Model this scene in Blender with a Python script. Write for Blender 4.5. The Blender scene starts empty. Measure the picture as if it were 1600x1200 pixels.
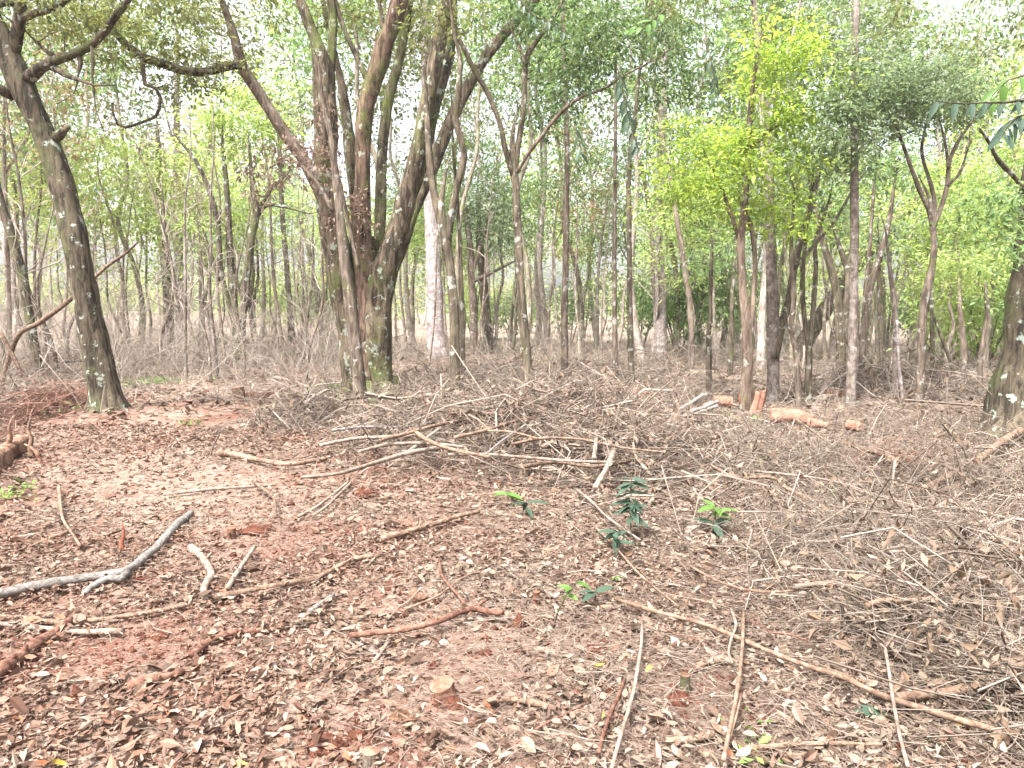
import bpy, math, random
import numpy as np

# ------------------------------------------------------------------ camera, sky, sun, exposure
scene = bpy.context.scene
C = scene.collection
R = math.radians
rng = np.random.default_rng(7)
random.seed(7)

F = 1164.0            # focal length in photograph pixels (1600 wide)
HAZE = 0.0006        # density of the air between the trees
PITCH = R(5.65)
CAM = np.array([0.0, 0.0, 1.55])
cam_data = bpy.data.cameras.new('camera')
cam = bpy.data.objects.new('camera', cam_data)
C.objects.link(cam)
cam.location = CAM
cam.rotation_euler = (R(90) - PITCH, 0, 0)
cam_data.sensor_width = 36.0
cam_data.lens = F / 1600 * 36
cam_data.clip_start = 0.05
cam_data.clip_end = 600
scene.camera = cam

SUN_EL, SUN_AZ = R(60), R(215)        # azimuth measured clockwise from +Y
world = bpy.data.worlds.new('World')
scene.world = world
world.use_nodes = True
wn, wl = world.node_tree.nodes, world.node_tree.links
for n in list(wn):
    wn.remove(n)
sky = wn.new('ShaderNodeTexSky')
sky.sky_type = 'NISHITA'
sky.sun_disc = False
sky.sun_elevation = SUN_EL
sky.sun_rotation = SUN_AZ
sky.air_density = 1.0
sky.dust_density = 6.0
sky.ozone_density = 1.0
hsv = wn.new('ShaderNodeHueSaturation')
hsv.inputs['Saturation'].default_value = 0.34
bg = wn.new('ShaderNodeBackground')
bg.inputs['Strength'].default_value = 0.10
wo = wn.new('ShaderNodeOutputWorld')
wl.new(sky.outputs[0], hsv.inputs['Color'])
wl.new(hsv.outputs[0], bg.inputs['Color'])
wl.new(bg.outputs[0], wo.inputs['Surface'])

sun_data = bpy.data.lights.new('sun', 'SUN')
sun_data.energy = 2.2
sun_data.angle = R(10)
sun_data.color = (1.0, 0.975, 0.95)
sun = bpy.data.objects.new('sun', sun_data)
C.objects.link(sun)
sun.location = (0, 0, 40)
sun.rotation_euler = (R(90) - SUN_EL, 0, math.pi - SUN_AZ)

scene.view_settings.view_transform = 'Standard'
scene.view_settings.look = 'None'
scene.view_settings.gamma = 1.0
scene.view_settings.use_curve_mapping = False
scene.view_settings.exposure = 2.6

scene.render.engine = 'CYCLES'
cy = scene.cycles
cy.max_bounces = 7
cy.diffuse_bounces = 4
cy.glossy_bounces = 2
cy.transmission_bounces = 5
cy.volume_bounces = 1
cy.transparent_max_bounces = 4
cy.caustics_reflective = False
cy.caustics_refractive = False

# ------------------------------------------------------------------ numeric helpers
def _hash(ix, iy, iz, s):
    n = (ix.astype(np.int64) * 374761393 + iy.astype(np.int64) * 668265263 +
         iz.astype(np.int64) * 2147483647 + s * 974634777) & 0x7fffffff
    n = ((n ^ (n >> 13)) * 1274126177) & 0x7fffffff
    n = ((n ^ (n >> 16)) * 668265263) & 0x7fffffff
    return ((n >> 8) & 0xffff) / 65535.0 * 2 - 1

def vn(x, y, z=None, s=0):
    """value noise in -1..1"""
    x = np.asarray(x, float); y = np.asarray(y, float)
    z = np.zeros_like(x) if z is None else np.asarray(z, float)
    fx, fy, fz = np.floor(x), np.floor(y), np.floor(z)
    tx, ty, tz = x - fx, y - fy, z - fz
    tx = tx * tx * (3 - 2 * tx); ty = ty * ty * (3 - 2 * ty); tz = tz * tz * (3 - 2 * tz)
    o = 0
    for dx in (0, 1):
        for dy in (0, 1):
            for dz in (0, 1):
                w = (tx if dx else 1 - tx) * (ty if dy else 1 - ty) * (tz if dz else 1 - tz)
                o = o + w * _hash(fx + dx, fy + dy, fz + dz, s)
    return o

def bump(x, y, cx, cy_, rx, ry, a):
    return a * np.exp(-((x - cx) / rx) ** 2 - ((y - cy_) / ry) ** 2)

def H(x, y):
    """height of the forest floor"""
    x = np.asarray(x, float); y = np.asarray(y, float)
    far = np.clip((y - 1) / 3, 0, 1)
    h = 0.07 * vn(x * .3, y * .3, s=1) * far + 0.035 * vn(x * 1.1, y * 1.1, s=2) * far + 0.014 * vn(x * 3.7, y * 3.7, s=3) + 0.006 * vn(x * 9, y * 9, s=4)
    h = h + bump(x, y, 0.55, 9.2, 1.5, .8, .20) + bump(x, y, 2.6, 3.9, .9, .9, .12) + bump(x, y, 3.4, 6.4, 1.6, .9, .10)
    h = h + bump(x, y, -5.2, 10.5, 1.6, 1.2, .12)
    h = h + np.clip(-x - 6, 0, 40) * np.clip((y - 12) / 20, 0, 1) * .03
    return h

def Hs(x, y):
    return float(H(np.array([x]), np.array([y]))[0])

RIGHT = np.array([1.0, 0, 0])
FWD = np.array([0, math.cos(PITCH), -math.sin(PITCH)])
UP = np.array([0, math.sin(PITCH), math.cos(PITCH)])

def ray(u, v):
    return FWD + RIGHT * ((u - 800) / F) + UP * ((600 - v) / F)

def at(u, v, d):
    """world point on the sight line of a photograph pixel, d metres ahead"""
    r = ray(u, v)
    return CAM + r * (d / r[1])

def on_ground(u, v, lift=0.0):
    r = ray(u, v)
    t = np.linspace(1.0, 60, 3000)
    p = CAM[None] + r[None] * t[:, None]
    below = p[:, 2] < H(p[:, 0], p[:, 1]) + lift
    i = int(np.argmax(below)) if below.any() else len(t) - 1
    return p[i]

def foot(u, d):
    x = (u - 800) / F * d
    return np.array([x, d, Hs(x, d)])

def unit(a):
    return a / np.maximum(np.linalg.norm(a, axis=-1, keepdims=True), 1e-9)

def smooth_path(P, step):
    P = np.asarray(P, float)
    if len(P) < 2:
        return P
    ext = np.vstack([2 * P[0] - P[1], P, 2 * P[-1] - P[-2]])
    out = []
    for i in range(1, len(ext) - 2):
        p0, p1, p2, p3 = ext[i - 1:i + 3]
        n = max(1, int(np.linalg.norm((p2 - p1)[:3]) / step))
        t = (np.arange(n) / n)[:, None]
        out.append(.5 * (2 * p1 + (p2 - p0) * t + (2 * p0 - 5 * p1 + 4 * p2 - p3) * t ** 2 + (3 * p1 - p0 - 3 * p2 + p3) * t ** 3))
    out.append(P[-1:])
    return np.vstack(out)

class MB:
    """collects tubes, leaves and boxes; build() links them as one mesh object"""
    def __init__(self):
        self.v, self.t, self.q, self.n = [], [], [], 0
    def add(self, v, t=None, q=None):
        v = np.asarray(v, float).reshape(-1, 3)
        if t is not None and len(t): self.t.append(np.asarray(t, np.int64).reshape(-1, 3) + self.n)
        if q is not None and len(q): self.q.append(np.asarray(q, np.int64).reshape(-1, 4) + self.n)
        self.v.append(v); self.n += len(v)
    def mesh(self, name, mat, base=(0, 0, 0), smooth=True):
        V = (np.vstack(self.v) - np.asarray(base, float)[None]).astype(np.float32)
        T = np.vstack(self.t) if self.t else np.zeros((0, 3), np.int64)
        Q = np.vstack(self.q) if self.q else np.zeros((0, 4), np.int64)
        me = bpy.data.meshes.new(name)
        me.vertices.add(len(V)); me.vertices.foreach_set('co', V.ravel())
        idx = np.concatenate([T.ravel(), Q.ravel()]).astype(np.int32)
        me.loops.add(len(idx)); me.loops.foreach_set('vertex_index', idx)
        st = np.concatenate([np.arange(len(T)) * 3, len(T) * 3 + np.arange(len(Q)) * 4]).astype(np.int32)
        me.polygons.add(len(st)); me.polygons.foreach_set('loop_start', st)
        me.polygons.foreach_set('use_smooth', np.full(len(st), smooth, bool))
        me.materials.append(mat)
        me.update(calc_edges=True)
        return me
    def build(self, name, mat, parent=None, base=(0, 0, 0), smooth=True):
        if not self.v: return None
        o = bpy.data.objects.new(name, self.mesh(name, mat, base, smooth))
        C.objects.link(o)
        if parent is not None: o.parent = parent
        return o

def tube(mb, P, rad, sides=8, rough=0.0, freq=4.0, seed=0, step=0.08, cap=True, flute=0.0):
    PR = np.hstack([np.asarray(P, float), np.asarray(rad, float)[:, None]])
    PR = smooth_path(PR, step)
    P, r = PR[:, :3], np.maximum(PR[:, 3], .0008)
    k = len(P)
    T = unit(np.gradient(P, axis=0))
    N = np.zeros_like(T)
    a = np.cross(T[0], [0.3, 0.9, 0.2]); N[0] = a / np.linalg.norm(a)
    for i in range(1, k):
        b = N[i - 1] - T[i] * N[i - 1].dot(T[i]); N[i] = b / max(np.linalg.norm(b), 1e-9)
    B = np.cross(T, N)
    th = np.arange(sides) / sides * 2 * math.pi
    D = N[:, None] * np.cos(th)[None, :, None] + B[:, None] * np.sin(th)[None, :, None]
    rr = np.repeat(r[:, None], sides, 1)
    if rough:
        S = P[:, None] + D * rr[..., None]
        q = S * freq
        rr = rr * (1 + rough * vn(q[..., 0], q[..., 1], q[..., 2] * .55, s=seed) + .5 * rough * vn(q[..., 0] * 2.6, q[..., 1] * 2.6, q[..., 2] * 1.2, s=seed + 5))
    if flute:
        ph = vn(P[:, 2] * .9, P[:, 2] * 0, s=seed + 9)[:, None] * 1.5
        rr = rr * (1 + flute * np.sin(th[None] * 5 + ph) + flute * .6 * np.sin(th[None] * 3 - ph * 2 + 1))
    V = P[:, None] + D * rr[..., None]
    i = np.arange(k - 1)[:, None] * sides
    j = np.arange(sides)[None]; j2 = (j + 1) % sides
    Q = np.stack([i + j, i + j2, i + sides + j2, i + sides + j], -1).reshape(-1, 4)
    V = V.reshape(-1, 3); tri = []
    if cap:
        n = len(V)
        V = np.vstack([V, P[:1], P[-1:]])
        jj = np.arange(sides); e = (k - 1) * sides
        tri = np.vstack([np.stack([(jj + 1) % sides, jj, np.full(sides, n)], -1),
                         np.stack([e + jj, e + (jj + 1) % sides, np.full(sides, n + 1)], -1)])
    mb.add(V, tri, Q)
    return PR

def batch_tubes(mb, P, r, sides=3):
    """many thin tubes at once: P (n,k,3), r (n,k)"""
    n, k = P.shape[:2]
    T = unit(np.gradient(P, axis=1))
    ref = unit(rng.normal(size=(n, 1, 3)))
    N = unit(np.cross(T, ref)); B = np.cross(T, N)
    th = np.arange(sides) / sides * 2 * math.pi
    V = P[:, :, None] + (N[:, :, None] * np.cos(th)[None, None, :, None] + B[:, :, None] * np.sin(th)[None, None, :, None]) * r[:, :, None, None]
    b = (np.arange(n) * k * sides)[:, None, None]
    i = (np.arange(k - 1) * sides)[None, :, None]
    j = np.arange(sides)[None, None]; j2 = (j + 1) % sides
    Q = np.stack([b + i + j, b + i + j2, b + i + sides + j2, b + i + sides + j], -1).reshape(-1, 4)
    mb.add(V.reshape(-1, 3), None, Q)

def arcs(P0, D, L, bend, k=4, wob=0.05):
    """curved twig centre lines from P0 along D"""
    n = len(P0)
    t = np.linspace(0, 1, k)[None, :, None]
    b = rng.normal(size=(n, 1, 3)) * (L * bend)[:, None, None]
    P = P0[:, None] + D[:, None] * L[:, None, None] * t + b * (t * (1 - t)) * 2
    return P + rng.normal(size=P.shape) * (L * wob)[:, None, None] * np.minimum(t * 3, 1)

LEAF4 = (np.array([[0, 0, 0], [-.5, .45, .10], [0, 1, 0], [.5, .45, .10]]), np.array([[0, 2, 1], [0, 3, 2]]))
LEAF8 = (np.array([[0, 0, 0], [-.4, .28, .1], [0, .3, 0], [.4, .28, .1], [-.42, .62, .1], [0, .65, 0], [.42, .62, .1], [0, 1, 0]]),
         np.array([[0, 2, 1], [0, 3, 2], [1, 2, 5], [1, 5, 4], [2, 3, 6], [2, 6, 5], [4, 5, 7], [5, 6, 7]]))

def leaves(mb, P, D, N, L, W, tpl=LEAF4, curl=None, fold=None):
    n = len(P)
    D = unit(D); S = unit(np.cross(D, N)); N = np.cross(S, D)
    T, tri = tpl
    m = len(T)
    z = np.repeat(T[None, :, 2], n, 0)
    if fold is not None: z = z * fold[:, None]
    if curl is not None: z = z + curl[:, None] * (T[None, :, 1] - .5) ** 2 * 1.6
    V = P[:, None] + S[:, None] * (T[None, :, 0, None] * W[:, None, None]) + D[:, None] * (T[None, :, 1, None] * L[:, None, None]) + N[:, None] * (z * L[:, None])[..., None]
    F_ = tri[None] + (np.arange(n) * m)[:, None, None]
    mb.add(V.reshape(-1, 3), F_.reshape(-1, 3))

# ------------------------------------------------------------------ objects
def tag(o, label=None, cat=None, group=None, kind=None):
    if label: o['label'] = label
    if cat: o['category'] = cat
    if group: o['group'] = group
    if kind: o['kind'] = kind
    return o

def thing(name, label, cat, loc, group=None):
    o = bpy.data.objects.new(name, None)
    C.objects.link(o)
    o.location = loc
    o.empty_display_size = .2
    return tag(o, label, cat, group)

def copy_tree(root, children, loc, rz, sc, label=None, group=None):
    c = root.copy(); C.objects.link(c)
    c.location = loc; c.rotation_euler = (0, 0, rz); c.scale = sc
    if label: c['label'] = label
    if group: c['group'] = group
    for ch in children:
        d = ch.copy(); C.objects.link(d); d.parent = c
    return c

# ------------------------------------------------------------------ materials
def new_mat(name):
    m = bpy.data.materials.new(name); m.use_nodes = True
    nt = m.node_tree
    for n in list(nt.nodes): nt.nodes.remove(n)
    return m, nt.nodes, nt.links

def ramp(N, stops, interp='LINEAR'):
    r = N.new('ShaderNodeValToRGB'); e = r.color_ramp.elements
    r.color_ramp.interpolation = interp
    while len(e) < len(stops): e.new(1)
    for k, (p, c) in enumerate(stops):
        e[k].position = p; e[k].color = (*c, 1) if len(c) == 3 else c
    return r

def noise(N, Lk, vec, scale, detail=4, rough=.55, dist=0.0):
    n = N.new('ShaderNodeTexNoise')
    n.inputs['Scale'].default_value = scale; n.inputs['Detail'].default_value = detail
    n.inputs['Roughness'].default_value = rough; n.inputs['Distortion'].default_value = dist
    Lk.new(vec, n.inputs['Vector'])
    return n.outputs['Fac']

def mixc(N, Lk, fac, a, b):
    m = N.new('ShaderNodeMix'); m.data_type = 'RGBA'
    for s, val in ((m.inputs[0], fac), (m.inputs[6], a), (m.inputs[7], b)):
        if isinstance(val, (int, float)): s.default_value = val
        elif isinstance(val, tuple): s.default_value = (*val, 1)
        else: Lk.new(val, s)
    return m.outputs[2]

def bsdf(N, Lk, col, rough=.85, spec=.25, normal=None):
    p = N.new('ShaderNodeBsdfPrincipled')
    if isinstance(col, tuple): p.inputs['Base Color'].default_value = (*col, 1)
    else: Lk.new(col, p.inputs['Base Color'])
    p.inputs['Roughness'].default_value = rough
    p.inputs['Specular IOR Level'].default_value = spec
    if normal is not None: Lk.new(normal, p.inputs['Normal'])
    return p.outputs[0]

def out(N, Lk, s):
    o = N.new('ShaderNodeOutputMaterial'); Lk.new(s, o.inputs['Surface'])

def bark(name, c1, c2, lichen=.3, lcol=(.42, .42, .38), moss=0.0, mcol=(.09, .11, .025), rings=0.0, stretch=.22, scale=14, bumpd=.6):
    m, N, Lk = new_mat(name)
    tc = N.new('ShaderNodeTexCoord'); oi = N.new('ShaderNodeObjectInfo')
    off = N.new('ShaderNodeVectorMath'); off.operation = 'SCALE'
    comb = N.new('ShaderNodeCombineXYZ'); Lk.new(oi.outputs['Random'], comb.inputs[0]); Lk.new(oi.outputs['Random'], comb.inputs[2])
    Lk.new(comb.outputs[0], off.inputs[0]); off.inputs['Scale'].default_value = 17
    add = N.new('ShaderNodeVectorMath'); add.operation = 'ADD'
    Lk.new(tc.outputs['Object'], add.inputs[0]); Lk.new(off.outputs[0], add.inputs[1])
    mp = N.new('ShaderNodeMapping'); mp.inputs['Scale'].default_value = (1, 1, stretch); Lk.new(add.outputs[0], mp.inputs[0])
    f = noise(N, Lk, mp.outputs[0], scale, 7, .65, .6)
    r = ramp(N, [(.40, c2), (.58, c1), (.75, tuple(min(x * 1.35, 1) for x in c1))]); Lk.new(f, r.inputs[0])
    col = r.outputs[0]
    blot = noise(N, Lk, add.outputs[0], 2.2, 4, .6)
    br = ramp(N, [(.35, (.72, .68, .66)), (.65, (1.15, 1.12, 1.1))]); Lk.new(blot, br.inputs[0])
    mm = N.new('ShaderNodeMix'); mm.data_type = 'RGBA'; mm.blend_type = 'MULTIPLY'; mm.inputs[0].default_value = 1
    Lk.new(col, mm.inputs[6]); Lk.new(br.outputs[0], mm.inputs[7]); col = mm.outputs[2]
    if moss:
        g = noise(N, Lk, add.outputs[0], 1.7, 6, .68)
        gr = ramp(N, [(.64 - moss * .3, (0, 0, 0)), (.74 - moss * .25, (.85, .85, .85))]); Lk.new(g, gr.inputs[0])
        fine = noise(N, Lk, add.outputs[0], 60, 3)
        fr = ramp(N, [(.3, tuple(x * .6 for x in mcol)), (.7, tuple(x * 1.5 for x in mcol))]); Lk.new(fine, fr.inputs[0])
        col = mixc(N, Lk, gr.outputs[0], col, fr.outputs[0])
    if lichen:
        g = noise(N, Lk, add.outputs[0], 7, 5, .62)
        gr = ramp(N, [(.70 - lichen * .3, (0, 0, 0)), (.735 - lichen * .3, (.85, .85, .85))]); Lk.new(g, gr.inputs[0])
        col = mixc(N, Lk, gr.outputs[0], col, lcol)
    if rings:
        mp2 = N.new('ShaderNodeMapping'); mp2.inputs['Scale'].default_value = (.35, .35, 4.5); Lk.new(add.outputs[0], mp2.inputs[0])
        g = noise(N, Lk, mp2.outputs[0], 4.0, 4, .6)
        gr = ramp(N, [(.42, (1, 1, 1)), (.5, (0, 0, 0))]); Lk.new(g, gr.inputs[0])
        ml = N.new('ShaderNodeMath'); ml.operation = 'MULTIPLY'; ml.inputs[1].default_value = rings; Lk.new(gr.outputs[0], ml.inputs[0])
        col = mixc(N, Lk, ml.outputs[0], col, c2)
    b = N.new('ShaderNodeBump'); b.inputs['Strength'].default_value = bumpd; b.inputs['Distance'].default_value = .06
    f2 = noise(N, Lk, mp.outputs[0], scale * 1.6, 6, .7, .4)
    ad = N.new('ShaderNodeMath'); ad.operation = 'ADD'; Lk.new(f, ad.inputs[0]); Lk.new(f2, ad.inputs[1])
    Lk.new(ad.outputs[0], b.inputs['Height'])
    out(N, Lk, bsdf(N, Lk, col, .9, .15, b.outputs[0]))
    return m

def leaf_mat(name, cols, trans=.45, tint=1.25, rough=.5, spec=.3):
    """living leaf: reflecting and letting light through; each leaf (mesh island) its own hue"""
    m, N, Lk = new_mat(name)
    g = N.new('ShaderNodeNewGeometry')
    r = ramp(N, [(i / (len(cols) - 1), c) for i, c in enumerate(cols)]); Lk.new(g.outputs['Random Per Island'], r.inputs[0])
    p = bsdf(N, Lk, r.outputs[0], rough, spec)
    t = N.new('ShaderNodeBsdfTranslucent')
    s = N.new('ShaderNodeMix'); s.data_type = 'RGBA'; s.blend_type = 'MULTIPLY'; s.inputs[0].default_value = 1
    Lk.new(r.outputs[0], s.inputs[6]); s.inputs[7].default_value = (tint * 1.1, tint * 1.05, tint * .8, 1)
    Lk.new(s.outputs[2], t.inputs['Color'])
    mx = N.new('ShaderNodeMixShader'); mx.inputs[0].default_value = trans
    Lk.new(p, mx.inputs[1]); Lk.new(t.outputs[0], mx.inputs[2])
    out(N, Lk, mx.outputs[0])
    return m

def island_mat(name, cols, rough=.8, spec=.2, interp='LINEAR', fleck=0.0, trans=0.0, dust=False):
    """dead leaves and twigs: each piece its own colour, with a little grain"""
    m, N, Lk = new_mat(name)
    g = N.new('ShaderNodeNewGeometry')
    r = ramp(N, [(i / (len(cols) - 1), c) for i, c in enumerate(cols)], interp); Lk.new(g.outputs['Random Per Island'], r.inputs[0])
    col = r.outputs[0]
    if fleck:
        tc = N.new('ShaderNodeTexCoord')
        f = noise(N, Lk, tc.outputs['Object'], 70, 4, .6)
        fr = ramp(N, [(.3, (1 - fleck,) * 3), (.7, (1 + fleck,) * 3)]); Lk.new(f, fr.inputs[0])
        mm = N.new('ShaderNodeMix'); mm.data_type = 'RGBA'; mm.blend_type = 'MULTIPLY'; mm.inputs[0].default_value = 1
        Lk.new(col, mm.inputs[6]); Lk.new(fr.outputs[0], mm.inputs[7]); col = mm.outputs[2]
    if dust:                                        # red earth dusted over the litter on the worked ground
        tc = N.new('ShaderNodeTexCoord'); sx = N.new('ShaderNodeSeparateXYZ'); Lk.new(tc.outputs['Object'], sx.inputs[0])
        mr = N.new('ShaderNodeMapRange'); mr.inputs['From Min'].default_value = 1.2; mr.inputs['From Max'].default_value = -1.6; Lk.new(sx.outputs['X'], mr.inputs['Value'])
        nz = noise(N, Lk, tc.outputs['Object'], 1.3, 5, .6)
        nr = ramp(N, [(.38, (.15,) * 3), (.62, (1,) * 3)]); Lk.new(nz, nr.inputs[0])
        ml = N.new('ShaderNodeMath'); ml.operation = 'MULTIPLY'; Lk.new(nr.outputs[0], ml.inputs[0]); Lk.new(mr.outputs[0], ml.inputs[1])
        m2 = N.new('ShaderNodeMath'); m2.operation = 'MULTIPLY'; m2.inputs[1].default_value = .60; Lk.new(ml.outputs[0], m2.inputs[0])
        col = mixc(N, Lk, m2.outputs[0], col, (.15, .064, .039))
    s = bsdf(N, Lk, col, rough, spec)
    if trans:
        t = N.new('ShaderNodeBsdfTranslucent'); Lk.new(col, t.inputs['Color'])
        mx = N.new('ShaderNodeMixShader'); mx.inputs[0].default_value = trans
        Lk.new(s, mx.inputs[1]); Lk.new(t.outputs[0], mx.inputs[2]); s = mx.outputs[0]
    out(N, Lk, s)
    return m

M = {}
M['old_bark'] = bark('old_bark', (0.170, 0.139, 0.096), (0.040, 0.031, 0.023), .38, (0.321, 0.357, 0.288), .42, (0.107, 0.124, 0.039), bumpd=.9)
M['mossy_bark'] = bark('mossy_bark', (0.161, 0.139, 0.091), (0.040, 0.033, 0.023), .34, (0.304, 0.348, 0.259), .62, (0.107, 0.130, 0.034), bumpd=.9)
M['red_bark'] = bark('red_bark', (0.170, 0.119, 0.087), (0.045, 0.030, 0.021), .32, (0.295, 0.308, 0.249), .40, (0.112, 0.130, 0.039))
M['dark_bark'] = bark('dark_bark', (0.125, 0.105, 0.074), (0.032, 0.027, 0.020), .36, (0.321, 0.367, 0.307), .42, (0.089, 0.109, 0.039))
M['grey_bark'] = bark('grey_bark', (0.175, 0.143, 0.113), (0.069, 0.053, 0.040), .38, (0.313, 0.304, 0.273), .20, (0.092, 0.092, 0.038))
M['pale_bark'] = bark('pale_bark', (0.240, 0.208, 0.184), (0.104, 0.084, 0.070), .36, (0.320, 0.300, 0.279), .05, rings=.5, stretch=.5, bumpd=.35)
M['white_bark'] = bark('white_bark', (0.390, 0.356, 0.351), (0.185, 0.151, 0.143), .4, (0.459, 0.429, 0.427), .0, rings=.55, stretch=.6, bumpd=.3)
M['olive_bark'] = bark('olive_bark', (0.143, 0.120, 0.086), (0.055, 0.046, 0.034), .38, (0.304, 0.304, 0.263), .30, (0.087, 0.092, 0.038))
M['rust_bark'] = bark('rust_bark', (0.190, 0.147, 0.113), (0.081, 0.057, 0.042), .34, (0.259, 0.267, 0.226), .16, (0.114, 0.129, 0.047))
M['wood_grey'] = bark('wood_grey', (.33, .285, .24), (.15, .12, .10), .38, (.42, .40, .36), .18, (.17, .17, .08))
M['wood_pale'] = bark('wood_pale', (.42, .375, .335), (.22, .185, .16), .36, (.48, .45, .42), .08, rings=.4, stretch=.5)
M['wood_mossy'] = bark('wood_mossy', (.27, .24, .18), (.12, .10, .075), .36, (.38, .37, .32), .40, (.16, .165, .07))
M['thin_bark'] = bark('thin_bark', (0.216, 0.175, 0.141), (0.092, 0.072, 0.056), .36, (0.313, 0.285, 0.254), .14, (0.138, 0.138, 0.056), bumpd=.4)

M['leaf_olive'] = leaf_mat('leaf_olive', [(0.081, 0.101, 0.041), (0.130, 0.149, 0.057), (0.178, 0.190, 0.069), (0.108, 0.132, 0.052)], .5)
M['leaf_dark'] = leaf_mat('leaf_dark', [(.035, .065, .028), (.055, .10, .038), (.09, .145, .05), (.06, .10, .05), (.11, .16, .06)], .45)
M['leaf_mid'] = leaf_mat('leaf_mid', [(0.122, 0.201, 0.081), (0.183, 0.281, 0.112), (0.244, 0.342, 0.138), (0.146, 0.232, 0.112), (0.098, 0.159, 0.062)], .54)
M['leaf_bright'] = leaf_mat('leaf_bright', [(0.183, 0.281, 0.094), (0.268, 0.378, 0.125), (0.342, 0.439, 0.150), (0.390, 0.451, 0.163), (0.207, 0.305, 0.112)], .56)
M['leaf_lime'] = leaf_mat('leaf_lime', [(0.180, 0.282, 0.054), (0.259, 0.371, 0.065), (0.338, 0.439, 0.076), (0.394, 0.462, 0.086), (0.214, 0.326, 0.065), (0.136, 0.214, 0.054)], .58)
M['leaf_blue'] = leaf_mat('leaf_blue', [(0.101, 0.149, 0.090), (0.168, 0.230, 0.129), (0.224, 0.287, 0.157), (0.134, 0.190, 0.101), (0.078, 0.115, 0.067)], .48)
M['far_leaf'] = leaf_mat('far_leaf', [(.20, .26, .11), (.28, .33, .15), (.34, .36, .18)], .55)
M['leaf_rust'] = leaf_mat('leaf_rust', [(.24, .18, .11), (.30, .23, .15), (.22, .20, .10), (.30, .17, .10), (.18, .20, .08)], .4, 1.1)
M['leaf_seedling'] = leaf_mat('leaf_seedling', [(0.026, 0.053, 0.032), (0.040, 0.070, 0.045), (0.053, 0.084, 0.054)], .25, 1.1, .62, .25)
M['leaf_shade'] = leaf_mat('leaf_shade', [(.02, .045, .022), (.03, .06, .03), (.04, .075, .035)], .22, 1.1, .45, .4)  # backlit darkness of the hanging sprays put into the leaf colour
M['leaf_fresh'] = leaf_mat('leaf_fresh', [(0.062, 0.132, 0.027), (0.088, 0.176, 0.036), (0.114, 0.194, 0.041)], .35, 1.15, .4, .4)
M['dead_leaf'] = island_mat('dead_leaf', [(0.215, 0.157, 0.116), (0.159, 0.108, 0.077), (0.247, 0.199, 0.153), (0.119, 0.068, 0.045), (0.191, 0.148, 0.112), (0.071, 0.042, 0.029), (0.222, 0.170, 0.125), (0.175, 0.093, 0.056), (0.143, 0.119, 0.092), (0.278, 0.237, 0.189), (0.103, 0.068, 0.047), (0.199, 0.148, 0.109), (0.159, 0.119, 0.088), (0.056, 0.036, 0.026), (0.080, 0.051, 0.036), (0.036, 0.023, 0.017)], .7, .25, fleck=.25, dust=True)
M['dry_leaf'] = island_mat('dry_leaf', [(0.216, 0.154, 0.112), (0.160, 0.105, 0.071), (0.264, 0.203, 0.154), (0.120, 0.073, 0.046), (0.232, 0.170, 0.116)], .75, .2, trans=.2)
M['pink_leaf'] = island_mat('pink_leaf', [(0.235, 0.166, 0.124), (0.188, 0.123, 0.087), (0.274, 0.208, 0.158), (0.141, 0.089, 0.062)], .75, .2, trans=.3)
M['twig'] = island_mat('twig', [(0.216, 0.166, 0.133), (0.160, 0.117, 0.087), (0.280, 0.231, 0.191), (0.104, 0.065, 0.046), (0.232, 0.178, 0.137), (0.176, 0.138, 0.112)], .85, .15)
M['brush_twig'] = island_mat('brush_twig', [(0.192, 0.152, 0.120), (0.239, 0.196, 0.159), (0.124, 0.093, 0.070), (0.296, 0.250, 0.209), (0.076, 0.054, 0.040), (0.163, 0.128, 0.099), (0.052, 0.038, 0.029)], .85, .15)
M['pale_twig'] = island_mat('pale_twig', [(.27, .225, .185), (.33, .285, .24), (.21, .17, .135), (.38, .33, .285), (.15, .115, .09)], .85, .15)
M['red_twig'] = island_mat('red_twig', [(.15, .08, .058), (.20, .11, .08), (.11, .055, .04), (.24, .15, .11)], .85, .15)
M['grass'] = leaf_mat('grass', [(.08, .15, .03), (.13, .22, .05), (.18, .26, .06)], .3)
M['stick_tan'] = bark('stick_tan', (0.240, 0.168, 0.123), (0.120, 0.076, 0.053), .16, (0.288, 0.248, 0.213), 0, stretch=1, scale=22, bumpd=.35)
M['stick_pale'] = bark('stick_pale', (0.272, 0.220, 0.180), (0.160, 0.120, 0.094), .15, (0.304, 0.272, 0.246), 0, stretch=1, scale=22, bumpd=.3)
M['stick_grey'] = bark('stick_grey', (0.232, 0.216, 0.201), (0.120, 0.108, 0.098), .25, (0.288, 0.280, 0.271), 0, stretch=1, scale=26, bumpd=.5)
M['stick_red'] = bark('stick_red', (0.208, 0.116, 0.082), (0.088, 0.040, 0.029), .10, (0.288, 0.224, 0.189), 0, stretch=1, scale=22, bumpd=.4)
M['stick_dark'] = bark('stick_dark', (.20, .14, .10), (.07, .048, .035), .12, (.34, .31, .27), 0, stretch=1, scale=22, bumpd=.5)
M['cut_wood'] = bark('cut_wood', (0.312, 0.166, 0.120), (0.216, 0.100, 0.066), 0, stretch=.6, scale=10, bumpd=.3)
M['cut_red'] = bark('cut_red', (0.272, 0.104, 0.066), (0.160, 0.056, 0.033), 0, stretch=.6, scale=10, bumpd=.3)
M['cut_pale'] = bark('cut_pale', (0.200, 0.132, 0.094), (0.120, 0.068, 0.045), 0, stretch=1, scale=18, bumpd=.3)
M['split_white'] = bark('split_white', (0.368, 0.328, 0.299), (0.224, 0.184, 0.156), 0, stretch=1, scale=18, bumpd=.3)
M['torn_log'] = bark('torn_log', (0.288, 0.192, 0.135), (0.136, 0.068, 0.045), .15, (0.320, 0.240, 0.180), 0, stretch=.8, scale=9, bumpd=.6)
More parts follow.
